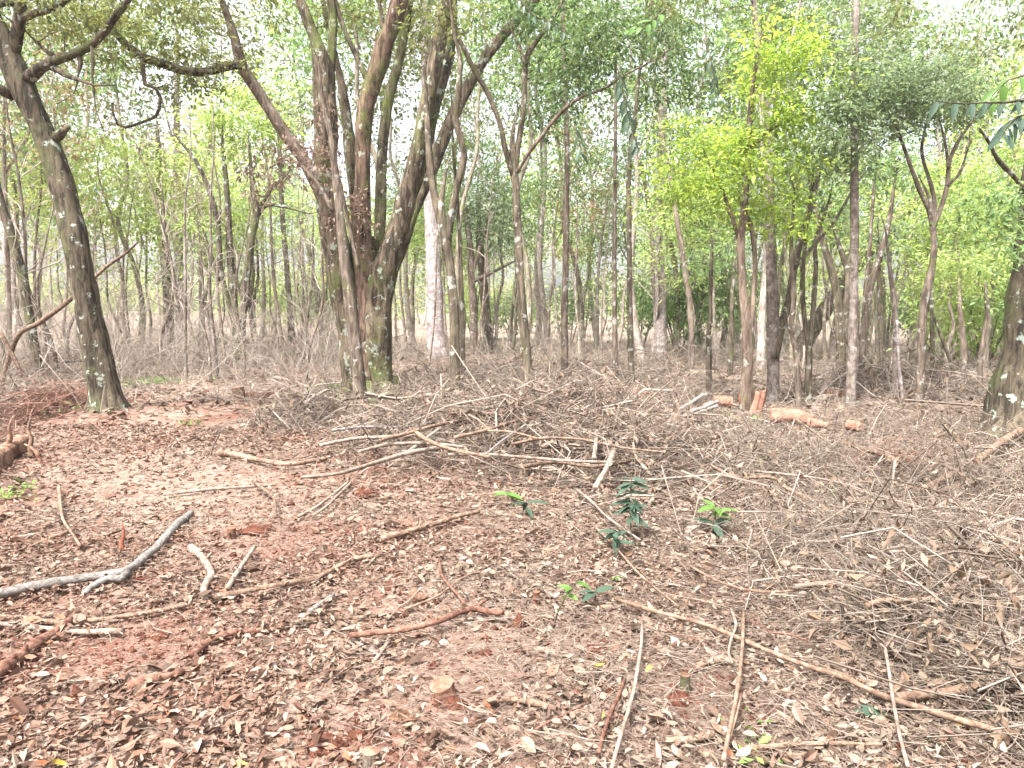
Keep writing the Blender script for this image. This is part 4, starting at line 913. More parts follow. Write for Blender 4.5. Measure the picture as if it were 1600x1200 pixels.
# --- green bushes between the trunks
def proto_bush(label, leaf, group, h=2.2, r=1.2, n=44):
    t = thing('leafy_shrub', label, 'shrub', (0, 0, 0), group)
    cs = unit(rng.normal(size=(n, 3))) * rng.random((n, 1)) ** .4 * np.array([r, r, h * .42]) + np.array([0, 0, h * .58])
    mb = MB(); sk, sr = [], []
    for a in range(5):
        an = rng.random() * 6.28; P = np.array([[0.06 * math.cos(an), .06 * math.sin(an), -.05], [.25 * r * math.cos(an), .25 * r * math.sin(an), h * .3], [.5 * r * math.cos(an), .5 * r * math.sin(an), h * .6]])
        PR = tube(mb, P, [.025, .018, .01], 6, step=.15); sk.append(PR[:, :3]); sr.append(PR[:, 3])
    grow_crown(np.vstack(sk), np.concatenate(sr), cs, mb, .1, .012)
    ch = [mb.build('stems', M['thin_bark'], t)]
    lm = MB(); foliage(lm, cs, .38, 44, .12, .6, .4)
    ch.append(tag(lm.build('foliage', M[leaf], t), kind='stuff'))
    return t, ch
bushes = [proto_bush('mid green leafy shrub between the distant trunks', 'leaf_mid', 'mid green shrubs between the trunks'), proto_bush('bright green leafy shrub between the distant trunks', 'leaf_bright', 'bright green shrubs between the trunks'), proto_bush('bluish green dense shrub between the distant trunks', 'leaf_blue', 'bluish shrubs between the trunks', 2.6, 1.3)]
ub = [0, 0, 0]
for u, d, k, s, z in [(560, 40, 0, 1.2, 0), (500, 38, 0, 1.3, 0), (420, 40, 1, 1.4, 0), (480, 46, 1, 1.6, 0), (1100, 26, 0, 1.3, 0), (1060, 27, 0, 1.3, 0), (1000, 28, 0, 1.2, 0), (890, 34, 0, 1.2, 0), (1180, 30, 2, 1.3, 0), 
                      (1450, 25, 0, 1.2, 0), (1500, 23, 1, 1.2, 0), (1540, 20, 1, 1.2, 0), (1590, 24, 0, 1.3, 0), (1480, 32, 1, 1.7, 0), (1640, 18, 0, 1.2, 0), (800, 38, 0, 1.3, 0), (740, 42, 1, 1.4, 0), (1070, 40, 1, 1.8, 0)]:
    t, ch = bushes[k]; p = foot(u, d); sc = (s, s, s * (.9 + .4 * rng.random()))
    if ub[k] == 0: t.location = p; t.scale = sc
    else: t = copy_tree(t, ch, p, rng.random() * 6.28, sc)
    ub[k] += 1
    placed.append((t, ['mid green leafy shrub', 'bright green leafy shrub', 'bluish green dense shrub'][k], u, d))

# --- dead pale saplings standing thick on the left
sap = []
for k in range(6):
    t = thing('dead_sapling', 'bare pale sapling', 'sapling', (0, 0, 0), 'bare pale saplings in the wood')
    h = 4.2 + 2.5 * rng.random(); n = 7
    wv = np.cumsum(rng.normal(size=(n, 2)) * .09, 0) + np.linspace(0, 1, n)[:, None] * rng.normal(size=(1, 2)) * .5; wv -= wv[0]
    P = np.column_stack([wv, np.linspace(-.1, h, n)]); r0 = .035 + .03 * rng.random()
    mb = MB(); PR = tube(mb, P, r0 * np.linspace(1.1, .25, n), 7, .1, 9, seed=k, step=.2)
    ch = [mb.build('trunk', M[['thin_bark', 'pale_bark', 'grey_bark'][k % 3]], t)]
    tm = MB(); m = 15
    a = rng.integers(len(PR) // 4, len(PR) - 1, m); D = unit(rng.normal(size=(m, 3)) * np.array([1, 1, .4]) + np.array([0, 0, 1.3]))
    Q = arcs(PR[a, :3], D, .5 + .9 * rng.random(m), .2, 5, .03); batch_tubes(tm, Q, (PR[a, 3] * .45)[:, None] * np.linspace(1, .25, 5)[None], 4)
    for z in range(3):
        b = rng.integers(1, 4, m); D2 = unit(D + rng.normal(size=(m, 3)) * .6)
        batch_tubes(tm, arcs(Q[np.arange(m), b], D2, .25 + .5 * rng.random(m), .2, 4, .03), np.full((m, 1), .006) * np.linspace(1, .4, 4)[None])
    ch.append(tag(tm.build('branches', M['pale_twig'], t), kind='stuff'))
    sap.append([t, ch, 0])
for q in range(74):
    u = -120 + 640 * rng.random() if q < 40 else 540 + 1100 * rng.random()
    d = 14.5 + 17 * rng.random() if q < 40 else 20 + 16 * rng.random()
    e = sap[rng.integers(6)]; t = e[0]; p = foot(u, d); s = .75 + .5 * rng.random()
    if e[2] == 0: t.location = p; t.scale = (s, s, s)
    else: t = copy_tree(t, e[1], p, rng.random() * 6.28, (s, s, s))
    e[2] += 1
    placed.append((t, 'bare pale sapling', u, d))
name_by_place()

# --- the far edge of the wood reads as one mass
mb = MB(); n = 1500
a = (rng.random(n) * 2 - 1) * R(56); d = 88 + 26 * rng.random(n)
top = 5.5 + 4.0 * vn(a * 14, a * 0, s=31) + 3 * vn(a * 45, a * 0, s=33)
cs = np.stack([np.sin(a) * d, np.cos(a) * d, rng.random(n) ** .8 * top], -1); cs[:, 2] += H(cs[:, 0], cs[:, 1])
foliage(mb, cs, 1.5, 34, .5, .6, .4)
tag(mb.build('far_wood', M['far_leaf']), 'pale green far edge of the wood closing the view', 'trees', kind='stuff')

# ------------------------------------------------------------------ dead undergrowth and brush
def shrub_mass(mb, base, height, nst, spread, r0, k=4, kids=3):
    """dead stems with side twigs standing at each base point"""
    n = len(base)
    B = np.repeat(base, nst, 0); hh = np.repeat(height, nst) * (.5 + .6 * rng.random(n * nst))
    D = rng.normal(size=(n * nst, 3)) * spread; D[:, 2] = 1; D = unit(D)
    B = B + np.stack([rng.normal(size=len(B)) * .05, rng.normal(size=len(B)) * .05, np.full(len(B), -.02)], -1)
    P = arcs(B, D, hh, .12, k, .03)
    r = r0 * (np.repeat(height, nst) ** .5)[:, None] * np.linspace(1, .3, k)[None] * (.6 + .8 * rng.random((len(B), 1)))
    batch_tubes(mb, P, r)
    for q in range(kids):
        f = .25 + .65 * rng.random(len(B)); idx = f * (k - 1); a = np.minimum(idx.astype(int), k - 2); w_ = (idx - a)[:, None]
        ii = np.arange(len(B)); S = P[ii, a] * (1 - w_) + P[ii, a + 1] * w_
        D2 = unit(unit(P[ii, a + 1] - P[ii, a]) + rng.normal(size=(len(B), 3)) * .65)
        L2 = hh * (.25 + .3 * rng.random(len(B)))
        batch_tubes(mb, arcs(S, D2, L2, .12, 3, .04), r[:, :1] * .5 * np.linspace(1, .4, 3)[None])

# thin dead saplings filling the wood
mb = MB()
u = np.concatenate([-80 + 620 * rng.random(560), 540 + 1150 * rng.random(560)])
d = np.concatenate([14 + 26 * rng.random(560) ** 1.1, 15 + 28 * rng.random(560)])
x = (u - 800) / F * d
base = np.stack([x, d, H(x, d)], -1)
shrub_mass(mb, base, np.where(u < 540, .8 + 2.2 * rng.random(1120) ** 1.5, .5 + 1.3 * rng.random(1120)), 2, .5, .005, 5, 7)
u = -100 + 1800 * rng.random(1300); d = 11.5 + 24 * rng.random(1300) ** 1.3; x = (u - 800) / F * d
shrub_mass(mb, np.stack([x, d, H(x, d)], -1), .25 + .65 * rng.random(1300), 4, .9, .005, 4, 3)
tag(mb.build('dead_undergrowth', M['pale_twig']), 'bare pale dead saplings and shrubs standing thick between the trunks', 'undergrowth', kind='stuff')

def brush_patch(name, label, spots, n, hmax, mat='brush_twig', lmat='dry_leaf', lper=1.2, L=.45, r=.0035, lsize=.06, cat='brush', up=.35):
    """a tangle of thin twigs with dry leaves on them"""
    mb, lm = MB(), MB()
    tot = sum(s[4] for s in spots)
    for (cx, cy_, rx, ry, wgt) in spots:
        m = int(n * wgt / tot)
        g = rng.normal(size=(m, 2)) * .62
        x, y = cx + g[:, 0] * rx, cy_ + g[:, 1] * ry
        hh = hmax * np.exp(-(g ** 2).sum(1) * .7) * rng.random(m) ** 1.2
        P0 = np.stack([x, y, H(x, y) + hh + .01], -1)
        a = rng.random(m) * 6.283
        D = unit(np.stack([np.cos(a), np.sin(a), rng.normal(size=m) * up + .06], -1))
        LL = L * np.exp(rng.normal(size=m) * .45)
        P = arcs(P0 - D * LL[:, None] * .5, D, LL, .22, 4, .03)
        P[..., 2] = np.maximum(P[..., 2], H(P[..., 0], P[..., 1]) + .006)
        batch_tubes(mb, P, r * .85 * np.exp(rng.normal(size=(m, 1)) * .6) * np.linspace(1, .45, 4)[None])
        ii = np.arange(m); S2 = P[ii, rng.integers(1, 3, m)]                     # a fork on every twig
        batch_tubes(mb, arcs(S2, unit(D + rng.normal(size=(m, 3)) * np.array([.6, .6, .3])), LL * .45, .2, 3, .03), np.full((m, 1), r * .55) * np.linspace(1, .5, 3)[None])
        q = rng.integers(0, m, int(m * lper)); kk = rng.integers(1, 4, len(q))
        if len(q):
            pp = P[q, kk] + rng.normal(size=(len(q), 3)) * .012
            lz = np.exp(rng.normal(size=len(q)) * .3) * lsize
            leaves(lm, pp, rng.normal(size=(len(q), 3)) + np.array([0, 0, -.5]), rng.normal(size=(len(q), 3)) * .6 + np.array([0, 0, 1]), lz, lz * .38, LEAF4, curl=rng.normal(size=len(q)) * .3, fold=rng.normal(size=len(q)) * 1.5)
    o = mb.build(name, M[mat])
    tag(o, label, cat, kind='stuff')
    if lm.v: tag(lm.build('dry_leaves', M[lmat], o), kind='stuff')
    return o

def spot(u, v, ru, rv, wgt):
    c = on_ground(u, v); a = on_ground(u, v + rv)
    return (c[0], c[1], ru * c[1] / F, max(abs(c[1] - a[1]), .2) * 1.15, wgt)

brush_patch('brush_heap', 'heap of dry leafy brush in the middle of the clearing', [spot(830, 690, 150, 32, 10), spot(680, 690, 130, 25, 4), spot(900, 665, 150, 30, 6), spot(980, 720, 110, 30, 4)], 4800, .50, lmat='pink_leaf', lper=4.0, L=.65, r=.005, lsize=.06)
brush_patch('brush_heap', 'wide tangle of dead twigs and leaves on the right', [spot(1250, 730, 220, 45, 8), spot(1480, 690, 150, 45, 6), spot(1100, 690, 150, 35, 4), spot(1500, 780, 150, 45, 7), spot(1380, 860, 220, 60, 7)], 6800, .20, lper=1.6, L=.5, r=.0030, lsize=.05, up=.5)
brush_patch('brush_heap', 'dark thick tangle of leafy cuttings in the lower right corner', [spot(1480, 980, 130, 70, 8), spot(1560, 900, 100, 60, 5), spot(1590, 1100, 80, 80, 5)], 3200, .22, lper=2.0, L=.38, r=.0028, lsize=.052)
brush_patch('brush_heap', 'low dead brush round the foot of the trees in the centre', [spot(760, 610, 200, 25, 6), spot(900, 600, 150, 30, 5), spot(660, 640, 70, 20, 2), spot(480, 660, 60, 15, 2)], 4200, .42, lper=.5, L=.6, r=.0045, lsize=.08, up=.6)
brush_patch('brush_heap', 'dry brush at the foot of the dark leaning tree', [spot(60, 610, 110, 30, 5), spot(230, 570, 130, 30, 5), spot(-30, 650, 100, 30, 3)], 3800, .40, lper=.3, L=.7, r=.0045, lsize=.08, up=.6)
brush_patch('brush_heap', 'reddish brown dead brush beside the left leaning tree', [spot(60, 645, 60, 12, 5), spot(95, 640, 30, 14, 3)], 900, .28, mat='red_twig', lmat='pink_leaf', lper=.5, L=.5, r=.006)
brush_patch('brush_heap', 'tan ground brush on the far floor between the trees', [spot(560, 560, 260, 18, 5), spot(1150, 570, 220, 14, 5), spot(1420, 610, 120, 20, 4), spot(960, 640, 80, 18, 2), spot(350, 560, 150, 20, 3)], 5200, .40, lper=.5, L=.8, r=.006, lsize=.11, up=.5)
brush_patch('root_clump', 'reddish brown clump of dead fern and roots on the right', [spot(1412, 752, 34, 14, 5)], 700, .22, mat='red_twig', lmat='pink_leaf', lper=.6, L=.3, r=.003, cat='roots')

# fine twigs lying everywhere on the litter
mb = MB()
def lay_twigs(P, L, r):
    n = len(P); a = rng.random(n) * 6.283
    D = np.stack([np.cos(a), np.sin(a), rng.normal(size=n) * .06], -1)
    LL = L * np.exp(rng.normal(size=n) * .5)
    Q = arcs(P - D * LL[:, None] * .5, D, LL, .15, 4, .02)
    Q[..., 2] = H(Q[..., 0], Q[..., 1]) + .012 + rng.random((n, 1)) * .035
    batch_tubes(mb, Q, r * np.exp(rng.normal(size=(n, 1)) * .35) * np.linspace(1, .5, 4)[None])
def right_bias(P): return P[(rng.random(len(P)) < .16 + .8 / (1 + np.exp(-(P[:, 0] / P[:, 1]) * 9)))]
lay_twigs(right_bias(scatter(24000, 1.8, 5.5)), .15, .0013)
lay_twigs(right_bias(scatter(15000, 5.4, 12)), .30, .0024)
lay_twigs(scatter(5000, 11, 26), .8, .007)
tag(mb.build('twig_litter', M['twig']), 'fine dead twigs strewn over the leaf litter', 'twigs', kind='stuff')

# crumbs of red earth, thickest on the bare patches
mb = MB(); Ps = [scatter(5000, 1.8, 8)]
for c, r in BARE:
    g = rng.normal(size=(int(900 * min(r, .6)), 2)) * r * .6; Ps.append(np.stack([c[0] + g[:, 0], c[1] + g[:, 1], H(c[0] + g[:, 0], c[1] + g[:, 1])], -1))
P = np.vstack(Ps); n = len(P)
O = np.array([[1, 0, 0], [0, 1, 0], [-1, 0, 0], [0, -1, 0], [0, 0, .8], [0, 0, -.6]]); T = np.array([[0, 1, 4], [1, 2, 4], [2, 3, 4], [3, 0, 4], [1, 0, 5], [2, 1, 5], [3, 2, 5], [0, 3, 5]])
V = P[:, None] + O[None] * (.0055 * np.exp(rng.normal(size=(n, 1, 1)) * .7)) * (1 + .35 * rng.normal(size=(n, 6, 3)))
mb.add(V.reshape(-1, 3), (T[None] + (np.arange(n) * 6)[:, None, None]).reshape(-1, 3))
tag(mb.build('soil_crumbs', M['clod']), 'crumbs of red earth scattered over the bare patches', 'earth', kind='stuff')

# small green sprouts and moss on the floor
mb = MB()
def sprouts(u, v, ru, rv, n, size, hgt):
    s = spot(u, v, ru, rv, 1); g = rng.normal(size=(n, 2)) * .6
    x, y = s[0] + g[:, 0] * s[2], s[1] + g[:, 1] * s[3]
    P = np.stack([x, y, H(x, y) + rng.random(n) * hgt], -1)
    L = size * np.exp(rng.normal(size=n) * .3)
    D = rng.normal(size=(n, 3)); D[:, 2] = abs(D[:, 2]) * .6
    leaves(mb, P, D, np.stack([rng.normal(size=n) * .4, rng.normal(size=n) * .4, np.ones(n)], -1), L, L * .45)
for a in [(535, 612, 45, 8, 300, .08, .12), (215, 600, 50, 6, 260, .08, .06), (240, 597, 25, 5, 160, .08, .06), (760, 605, 45, 6, 120, .09, .12), (780, 600, 30, 8, 60, .1, .15), (20, 780, 25, 12, 60, .05, .08), (300, 665, 10, 6, 25, .06, .06), (1110, 655, 40, 6, 70, .06, .06), (1180, 668, 60, 6, 90, .06, .05), (1230, 665, 40, 5, 60, .06, .05),
          (1200, 720, 16, 8, 24, .06, .1), (1300, 775, 14, 6, 20, .05, .05), (1580, 1090, 35, 25, 60, .05, .1), (1180, 1180, 30, 12, 30, .04, .06), (690, 620, 18, 8, 40, .08, .1), (1000, 635, 14, 6, 24, .07, .1), (1468, 735, 8, 8, 10, .08, .12), (1430, 750, 25, 8, 30, .05, .06), (640, 640, 40, 6, 40, .07, .06), (110, 640, 60, 8, 70, .06, .1)]:
    sprouts(*a)
tag(mb.build('ground_sprouts', M['grass']), 'small green sprouts and moss showing through the dead leaves', 'ground plants', kind='stuff')

# ------------------------------------------------------------------ branches lying on the floor
STICKS = []
def fallen(label, pts, w0, w1, mat, lift=.0, forks=(), name='fallen_branch', group=None, cat='branch', rough=.17, knots=True):
    """pts and forks are centre lines over the floor; widths in photograph pixels"""
    G = np.array([on_ground(u, v, lift) for u, v in pts]); n = len(G)
    dist = G[:, 1]
    r = np.linspace(w0, w1, n) * dist / F / 2 * 1.05
    P = G.copy(); P[:, 2] += r * .8 + .022
    if lift < .06 and w0 > 5: STICKS.append((P, r))
    base = P[n // 2].copy()
    mb = MB(); big = w0 > 7
    PR = tube(mb, P, r, 10 if big else 7, rough, 14, seed=len(label) + int(abs(base[0]) * 50), step=.035 if big else .06)
    if big and knots and len(PR) > 8:                                          # short broken side twigs
        for q in range(3):
            a = rng.integers(2, len(PR) - 2); p = PR[a, :3]; T = unit(PR[a + 1, :3] - PR[a - 1, :3])
            D = unit(np.cross(T, rng.normal(size=3)) + T * .5); D[2] = abs(D[2])
            L = (.02 + .05 * rng.random()); tube(mb, [p, p + D * L * .6, p + D * L], [PR[a, 3] * .5, PR[a, 3] * .4, PR[a, 3] * .28], 6, .1, 20, step=.02)
    o = mb.build(name, M[mat], None, base)
    o.location = base
    tag(o, label, cat, group)
    for f in forks:
        fp, fw0, fw1 = f
        G = np.array([on_ground(u, v, lift) for u, v in fp]); rr = np.linspace(fw0, fw1, len(G)) * G[:, 1] / F / 2
        Q = G.copy(); Q[:, 2] += rr * .8 + .022
        m2 = MB(); tube(m2, Q, rr, 8, rough, 14, step=.04); m2.build('side_branch', M[mat], o, base)
    return o

fallen('grey lichened branch forking on the red earth at the left', [(-20, 945), (25, 934), (70, 924), (115, 917), (155, 911), (188, 906), (206, 898), (225, 882), (244, 866), (262, 846), (280, 826), (299, 811)], 15, 11, 'stick_grey', .02, [([(200, 906), (188, 915), (172, 914), (155, 920), (142, 928), (132, 937)], 13, 10)])
fallen('thick reddish stripped log at the lower left edge', [(-25, 1085), (5, 1062), (35, 1040), (58, 1020), (82, 1004), (102, 988), (119, 970)], 26, 10, 'stick_red', .0)
fallen('long tan stick below the grey forking branch', [(-20, 972), (40, 975), (90, 982), (150, 978), (230, 967), (290, 955), (335, 944)], 7, 8, 'stick_tan')
fallen('pale stick with a rounded end beside the long tan stick', [(-20, 983), (30, 987), (80, 993), (130, 998), (165, 997), (192, 997)], 7, 10, 'stick_pale')
fallen('short cream cut stick at the left edge', [(-15, 853), (15, 849), (40, 845), (66, 842)], 6, 7, 'stick_pale')
fallen('thin tan stick slanting below the cream stick', [(18, 874), (50, 860), (85, 846), (116, 835)], 5, 6, 'stick_tan')
fallen('thin bent twig standing from the cream stick to the litter', [(92, 765), (95, 795), (99, 818), (112, 838), (126, 860)], 5, 4, 'stick_tan', .03)
fallen('pale twisted branch piece left of the orange chip', [(298, 866), (312, 875), (322, 890), (331, 908), (322, 922), (319, 935), (322, 948)], 12, 10, 'stick_pale', .01)
fallen('pale tapering split stick leaning over the orange chip', [(398, 862), (385, 882), (372, 902), (356, 928)], 6, 9, 'stick_pale', .02)
fallen('long curved brown stick ending beside the bare earth', [(335, 944), (390, 932), (440, 922), (488, 913), (512, 903), (535, 890), (558, 881), (584, 877)], 9, 7, 'stick_tan', .01, [([(495, 912), (450, 922), (405, 934)], 5, 4)])
fallen('short reddish bark covered log in the left foreground', [(200, 1086), (222, 1080), (248, 1074), (270, 1069), (287, 1062)], 17, 13, 'stick_red')
fallen('dark reddish broken branch half buried in the earth', [(300, 1036), (325, 1015), (345, 1004), (372, 998), (410, 996), (450, 985)], 13, 8, 'stick_red')
fallen('dull brown branch crossing behind the thick orange brown stick', [(400, 996), (440, 988), (475, 979), (520, 975), (555, 974), (590, 971)], 8, 6, 'stick_dark')
fallen('thick orange brown stick in the middle foreground', [(546, 1004), (585, 999), (620, 996), (652, 990), (690, 979), (720, 966), (745, 961), (762, 966), (786, 967)], 10, 9, 'stick_red', .03, [([(745, 962), (752, 950), (762, 944)], 7, 4)])
fallen('short stubby grey stick near the dull brown branch', [(484, 967), (498, 955), (510, 948), (523, 937)], 9, 8, 'stick_grey')
fallen('straight pale tan stick in the centre left', [(596, 850), (635, 840), (680, 826), (715, 814), (749, 806)], 10, 6, 'stick_tan', .02)
fallen('forked thin pale stick beneath the thick orange brown stick', [(606, 970), (602, 990), (610, 1005), (600, 1022), (586, 1042)], 5, 7, 'stick_pale', 0, [([(545, 1005), (570, 1020), (592, 1032)], 6, 5)])
fallen('left of two parallel pale sticks above the bare earth', [(466, 814), (492, 800), (515, 783), (545, 758)], 5, 4, 'stick_pale', .01)
fallen('right of two parallel pale sticks above the bare earth', [(490, 812), (510, 798), (528, 780), (548, 760)], 5, 4, 'stick_pale', .02)
fallen('thin orange stripped twig above the thick orange brown stick', [(686, 880), (690, 905), (702, 922), (716, 938), (726, 952)], 4, 5, 'stick_red', .03)
fallen('thin slanting twig crossing the orange stripped twig', [(632, 960), (665, 948), (690, 935), (720, 912), (770, 888)], 5, 3, 'stick_tan', .01)
fallen('tan cut stick below the sawn stump', [(768, 1109), (790, 1104), (815, 1106), (845, 1113), (869, 1121)], 9, 11, 'stick_tan')
fallen('long whitish peeled stick in the front centre', [(1003, 987), (1002, 1015), (997, 1050), (991, 1085), (982, 1120), (970, 1160), (955, 1215)], 5, 7, 'stick_pale', .05)
fallen('reddish splintered stick left of the whitish peeled stick', [(976, 1072), (966, 1098), (954, 1125), (944, 1155), (935, 1188)], 6, 7, 'stick_red', .03)
fallen('thin straight reddish twig in the front centre', [(806, 1172), (845, 1145), (885, 1124), (920, 1107)], 4, 3, 'stick_red', .02)
fallen('thin olive stick beside the slim cut stump', [(1162, 962), (1160, 1010), (1157, 1050), (1151, 1095), (1142, 1140), (1130, 1200)], 5, 7, 'stick_tan', .06, [([(1158, 1095), (1150, 1130), (1140, 1165)], 4, 3)])
fallen('long pinkish pole running to the lower right corner', [(960, 944), (1030, 966), (1095, 983), (1160, 1010), (1220, 1036), (1275, 1056), (1320, 1070), (1370, 1096), (1430, 1116), (1500, 1138), (1560, 1155), (1640, 1166)], 6, 11, 'stick_tan', .03)
fallen('short bent brown stick at the bottom right of centre', [(1040, 1170), (1068, 1169), (1095, 1165), (1122, 1156)], 11, 9, 'stick_tan')
fallen('straight tan stick along the bottom edge', [(1165, 1182), (1220, 1177), (1290, 1173), (1378, 1174)], 9, 5, 'stick_tan', .02)
fallen('Y shaped cream twig standing over the long pinkish pole', [(1418, 1210), (1405, 1160), (1395, 1105), (1388, 1055), (1382, 1020)], 6, 5, 'stick_pale', .09, [([(1382, 1022), (1398, 1000), (1420, 970), (1455, 952), (1490, 940)], 4, 2), ([(1382, 1022), (1366, 1006), (1345, 990)], 4, 2)])
fallen('long thin olive twig arching across the right litter', [(1078, 892), (1120, 915), (1165, 930), (1220, 933), (1275, 926), (1310, 920), (1350, 924), (1405, 940)], 4, 5, 'stick_tan', .08)
fallen('pale crooked twig under the arching olive twig', [(1306, 905), (1312, 930), (1318, 950), (1322, 965), (1350, 975), (1392, 992)], 6, 5, 'stick_pale', .07)
fallen('pinkish brown branch stub in the dark tangle', [(1353, 957), (1378, 949), (1410, 949), (1440, 948), (1470, 938), (1495, 925), (1512, 912)], 9, 8, 'stick_tan', .16)
fallen('long pale pole across the tangle on the right', [(1120, 806), (1200, 806), (1290, 805), (1370, 807), (1430, 803), (1475, 799), (1520, 804), (1570, 816), (1640, 826)], 3, 6, 'stick_pale', .16, [([(1455, 801), (1485, 788), (1512, 769)], 5, 3)])
fallen('curved pale twig bowing beneath the long pale pole', [(1212, 838), (1240, 848), (1275, 853), (1315, 850), (1350, 836), (1388, 812)], 3, 4, 'stick_pale', .12)
fallen('cut cream branch lying across the right tangle', [(1374, 872), (1415, 869), (1470, 862), (1520, 856), (1590, 843)], 7, 3, 'stick_pale', .14)
fallen('thick pale branch sloping up to the huge right trunk', [(1440, 772), (1480, 752), (1515, 734), (1540, 718), (1565, 698), (1600, 678), (1650, 655)], 8, 12, 'stick_tan', .15)
fallen('dark pointed branch by the reddish root clump', [(1332, 704), (1355, 710), (1380, 718), (1405, 730)], 5, 9, 'stick_dark', .2)
fallen('pale branch on top of the brush heap, uppermost', [(598, 692), (640, 682), (690, 668), (745, 657), (800, 640), (850, 625)], 6, 4, 'stick_tan', 0.29)
fallen('weathered branch along the left end of the brush heap', [(500, 702), (555, 691), (605, 688), (662, 684)], 6, 5, 'stick_pale', 0.23)
fallen('long pale branch sticking out left in front of the brush heap', [(470, 752), (530, 746), (585, 730), (640, 714), (700, 704)], 5, 8, 'stick_pale', 0.18)
fallen('crossed branch in the brush heap sloping down right', [(650, 682), (668, 694), (705, 708), (765, 720)], 7, 5, 'stick_tan', 0.29)
fallen('thin long branch along the front of the brush heap', [(700, 716), (765, 716), (830, 721), (895, 726), (960, 728)], 5, 4, 'stick_pale', 0.25)
fallen('forked branch in the heart of the brush heap', [(710, 690), (760, 678), (810, 662), (870, 650)], 6, 4, 'stick_tan', 0.33, [([(760, 678), (800, 680), (840, 690)], 4, 3)])
fallen('tan branch across the back of the brush heap', [(700, 652), (745, 648), (790, 655), (840, 660)], 5, 4, 'stick_tan', 0.35)
fallen('grey branch lying low along the left flank of the brush heap', [(520, 678), (570, 672), (630, 672), (690, 662), (735, 655)], 5, 4, 'stick_grey', .24)
fallen('long arched tan branch over the right flank of the brush heap', [(800, 700), (850, 690), (910, 692), (975, 705), (1040, 712)], 5, 3, 'stick_tan', .30)
fallen('pale branch trailing from the brush heap towards the bare earth', [(560, 712), (610, 700), (665, 698), (730, 704)], 6, 4, 'stick_pale', .22)
fallen('thin grey branch poking up from the middle of the brush heap', [(760, 715), (790, 690), (822, 668)], 4, 3, 'stick_grey', .34)
fallen('dark crooked branch deep in the brush heap', [(820, 735), (870, 728), (925, 735), (985, 726)], 6, 5, 'stick_dark', .20)
fallen('short upright pale stake right of the brush heap', [(928, 722), (931, 700), (932, 680), (930, 660)], 7, 6, 'stick_pale', 0.27)
fallen('flat pale split board leaning by the brush heap', [(930, 770), (942, 750), (952, 730), (960, 710)], 9, 8, 'stick_pale', 0.23)
fallen('broken brown branch with a dark splintered end, left of centre', [(338, 716), (365, 717), (400, 724), (450, 731), (510, 722)], 10, 6, 'stick_tan', .02)
fallen('long thin pale stick left of the bare earth', [(256, 779), (310, 772), (360, 768), (430, 763)], 5, 4, 'stick_pale', .01)
fallen('thin dark bent twig above the bare earth patch', [(395, 758), (415, 772), (428, 785), (432, 815)], 5, 4, 'stick_dark', .05)
fallen('grey brown branch right of the green seedlings', [(1110, 732), (1150, 752), (1205, 752), (1230, 770), (1270, 790)], 4, 7, 'stick_tan', .12)
fallen('thin pale twig behind the right tangle', [(1180, 742), (1240, 748), (1300, 757), (1360, 775)], 4, 3, 'stick_pale', .15)
fallen('thick brown log piece half hidden in the right corner cuttings', [(1400, 1105), (1450, 1098), (1500, 1092), (1545, 1075)], 16, 12, 'stick_tan', .03)
fallen('dark weathered stick end at the bottom right', [(1130, 1168), (1160, 1182), (1200, 1205)], 14, 12, 'stick_dark', .0)
fallen('pale stick poking from the litter by the main seedling', [(900, 770), (925, 790), (950, 815), (1000, 850)], 4, 3, 'stick_pale', .05)
fallen('long thin tan twig below the main seedling', [(930, 830), (960, 860), (1000, 905), (1060, 955)], 4, 3, 'stick_tan', .04)
fallen('white curved rootlet right of the centre', [(1142, 960), (1150, 985), (1143, 1005), (1138, 1030), (1144, 1045)], 5, 4, 'stick_pale', .04)
fallen('pale chip stick under the small orange stump', [(430, 593), (460, 600), (490, 612)], 5, 4, 'stick_pale', .03)
fallen('pale long branch beyond the small orange stump', [(330, 562), (365, 560), (395, 563), (412, 573)], 5, 4, 'stick_pale', .05)
fallen('pale branch sloping down beside the crooked brown tree', [(400, 535), (420, 550), (440, 572)], 4, 4, 'stick_pale', .1)
fallen('dead grey trunk piece fallen behind the forking mossy trunk', [(788, 575), (802, 566), (815, 558)], 8, 7, 'stick_dark', .15)
fallen('cream stick laid against the foot of the dark leaning tree', [(122, 600), (140, 595), (166, 583)], 5, 6, 'stick_pale', .25)

# leaves drifted against and over the sticks
mb = MB(); QQ, ZZ = [], []
for P, r in STICKS:
    n = int(10 * np.linalg.norm(np.diff(P, axis=0), axis=1).sum() / .25) + 4
    f = rng.random(n) * (len(P) - 1); a = np.minimum(f.astype(int), len(P) - 2); w_ = (f - a)[:, None]
    q = P[a] * (1 - w_) + P[a + 1] * w_; rr = r[a]
    off = rng.normal(size=(n, 2)) * (rr * 1.6 + .006)[:, None]
    q[:, :2] += off; hgt = np.clip(1 - np.linalg.norm(off, axis=1) / (rr * 2.4 + .01), -.3, 1)
    q[:, 2] = np.where(hgt > .8, q[:, 2] + rr * .9, H(q[:, 0], q[:, 1]) + .012 + rr * .5 * np.clip(hgt, 0, 1))
    keep = (hgt < .3) | (rng.random(n) < .03); QQ.append(q[keep])
lay_leaves(mb, np.vstack(QQ), .042, LEAF8, .7, .36)
tag(mb.build('drifted_leaves', M['dead_leaf'], smooth=False), 'dead leaves drifted against and over the fallen sticks', 'leaf litter', kind='stuff')

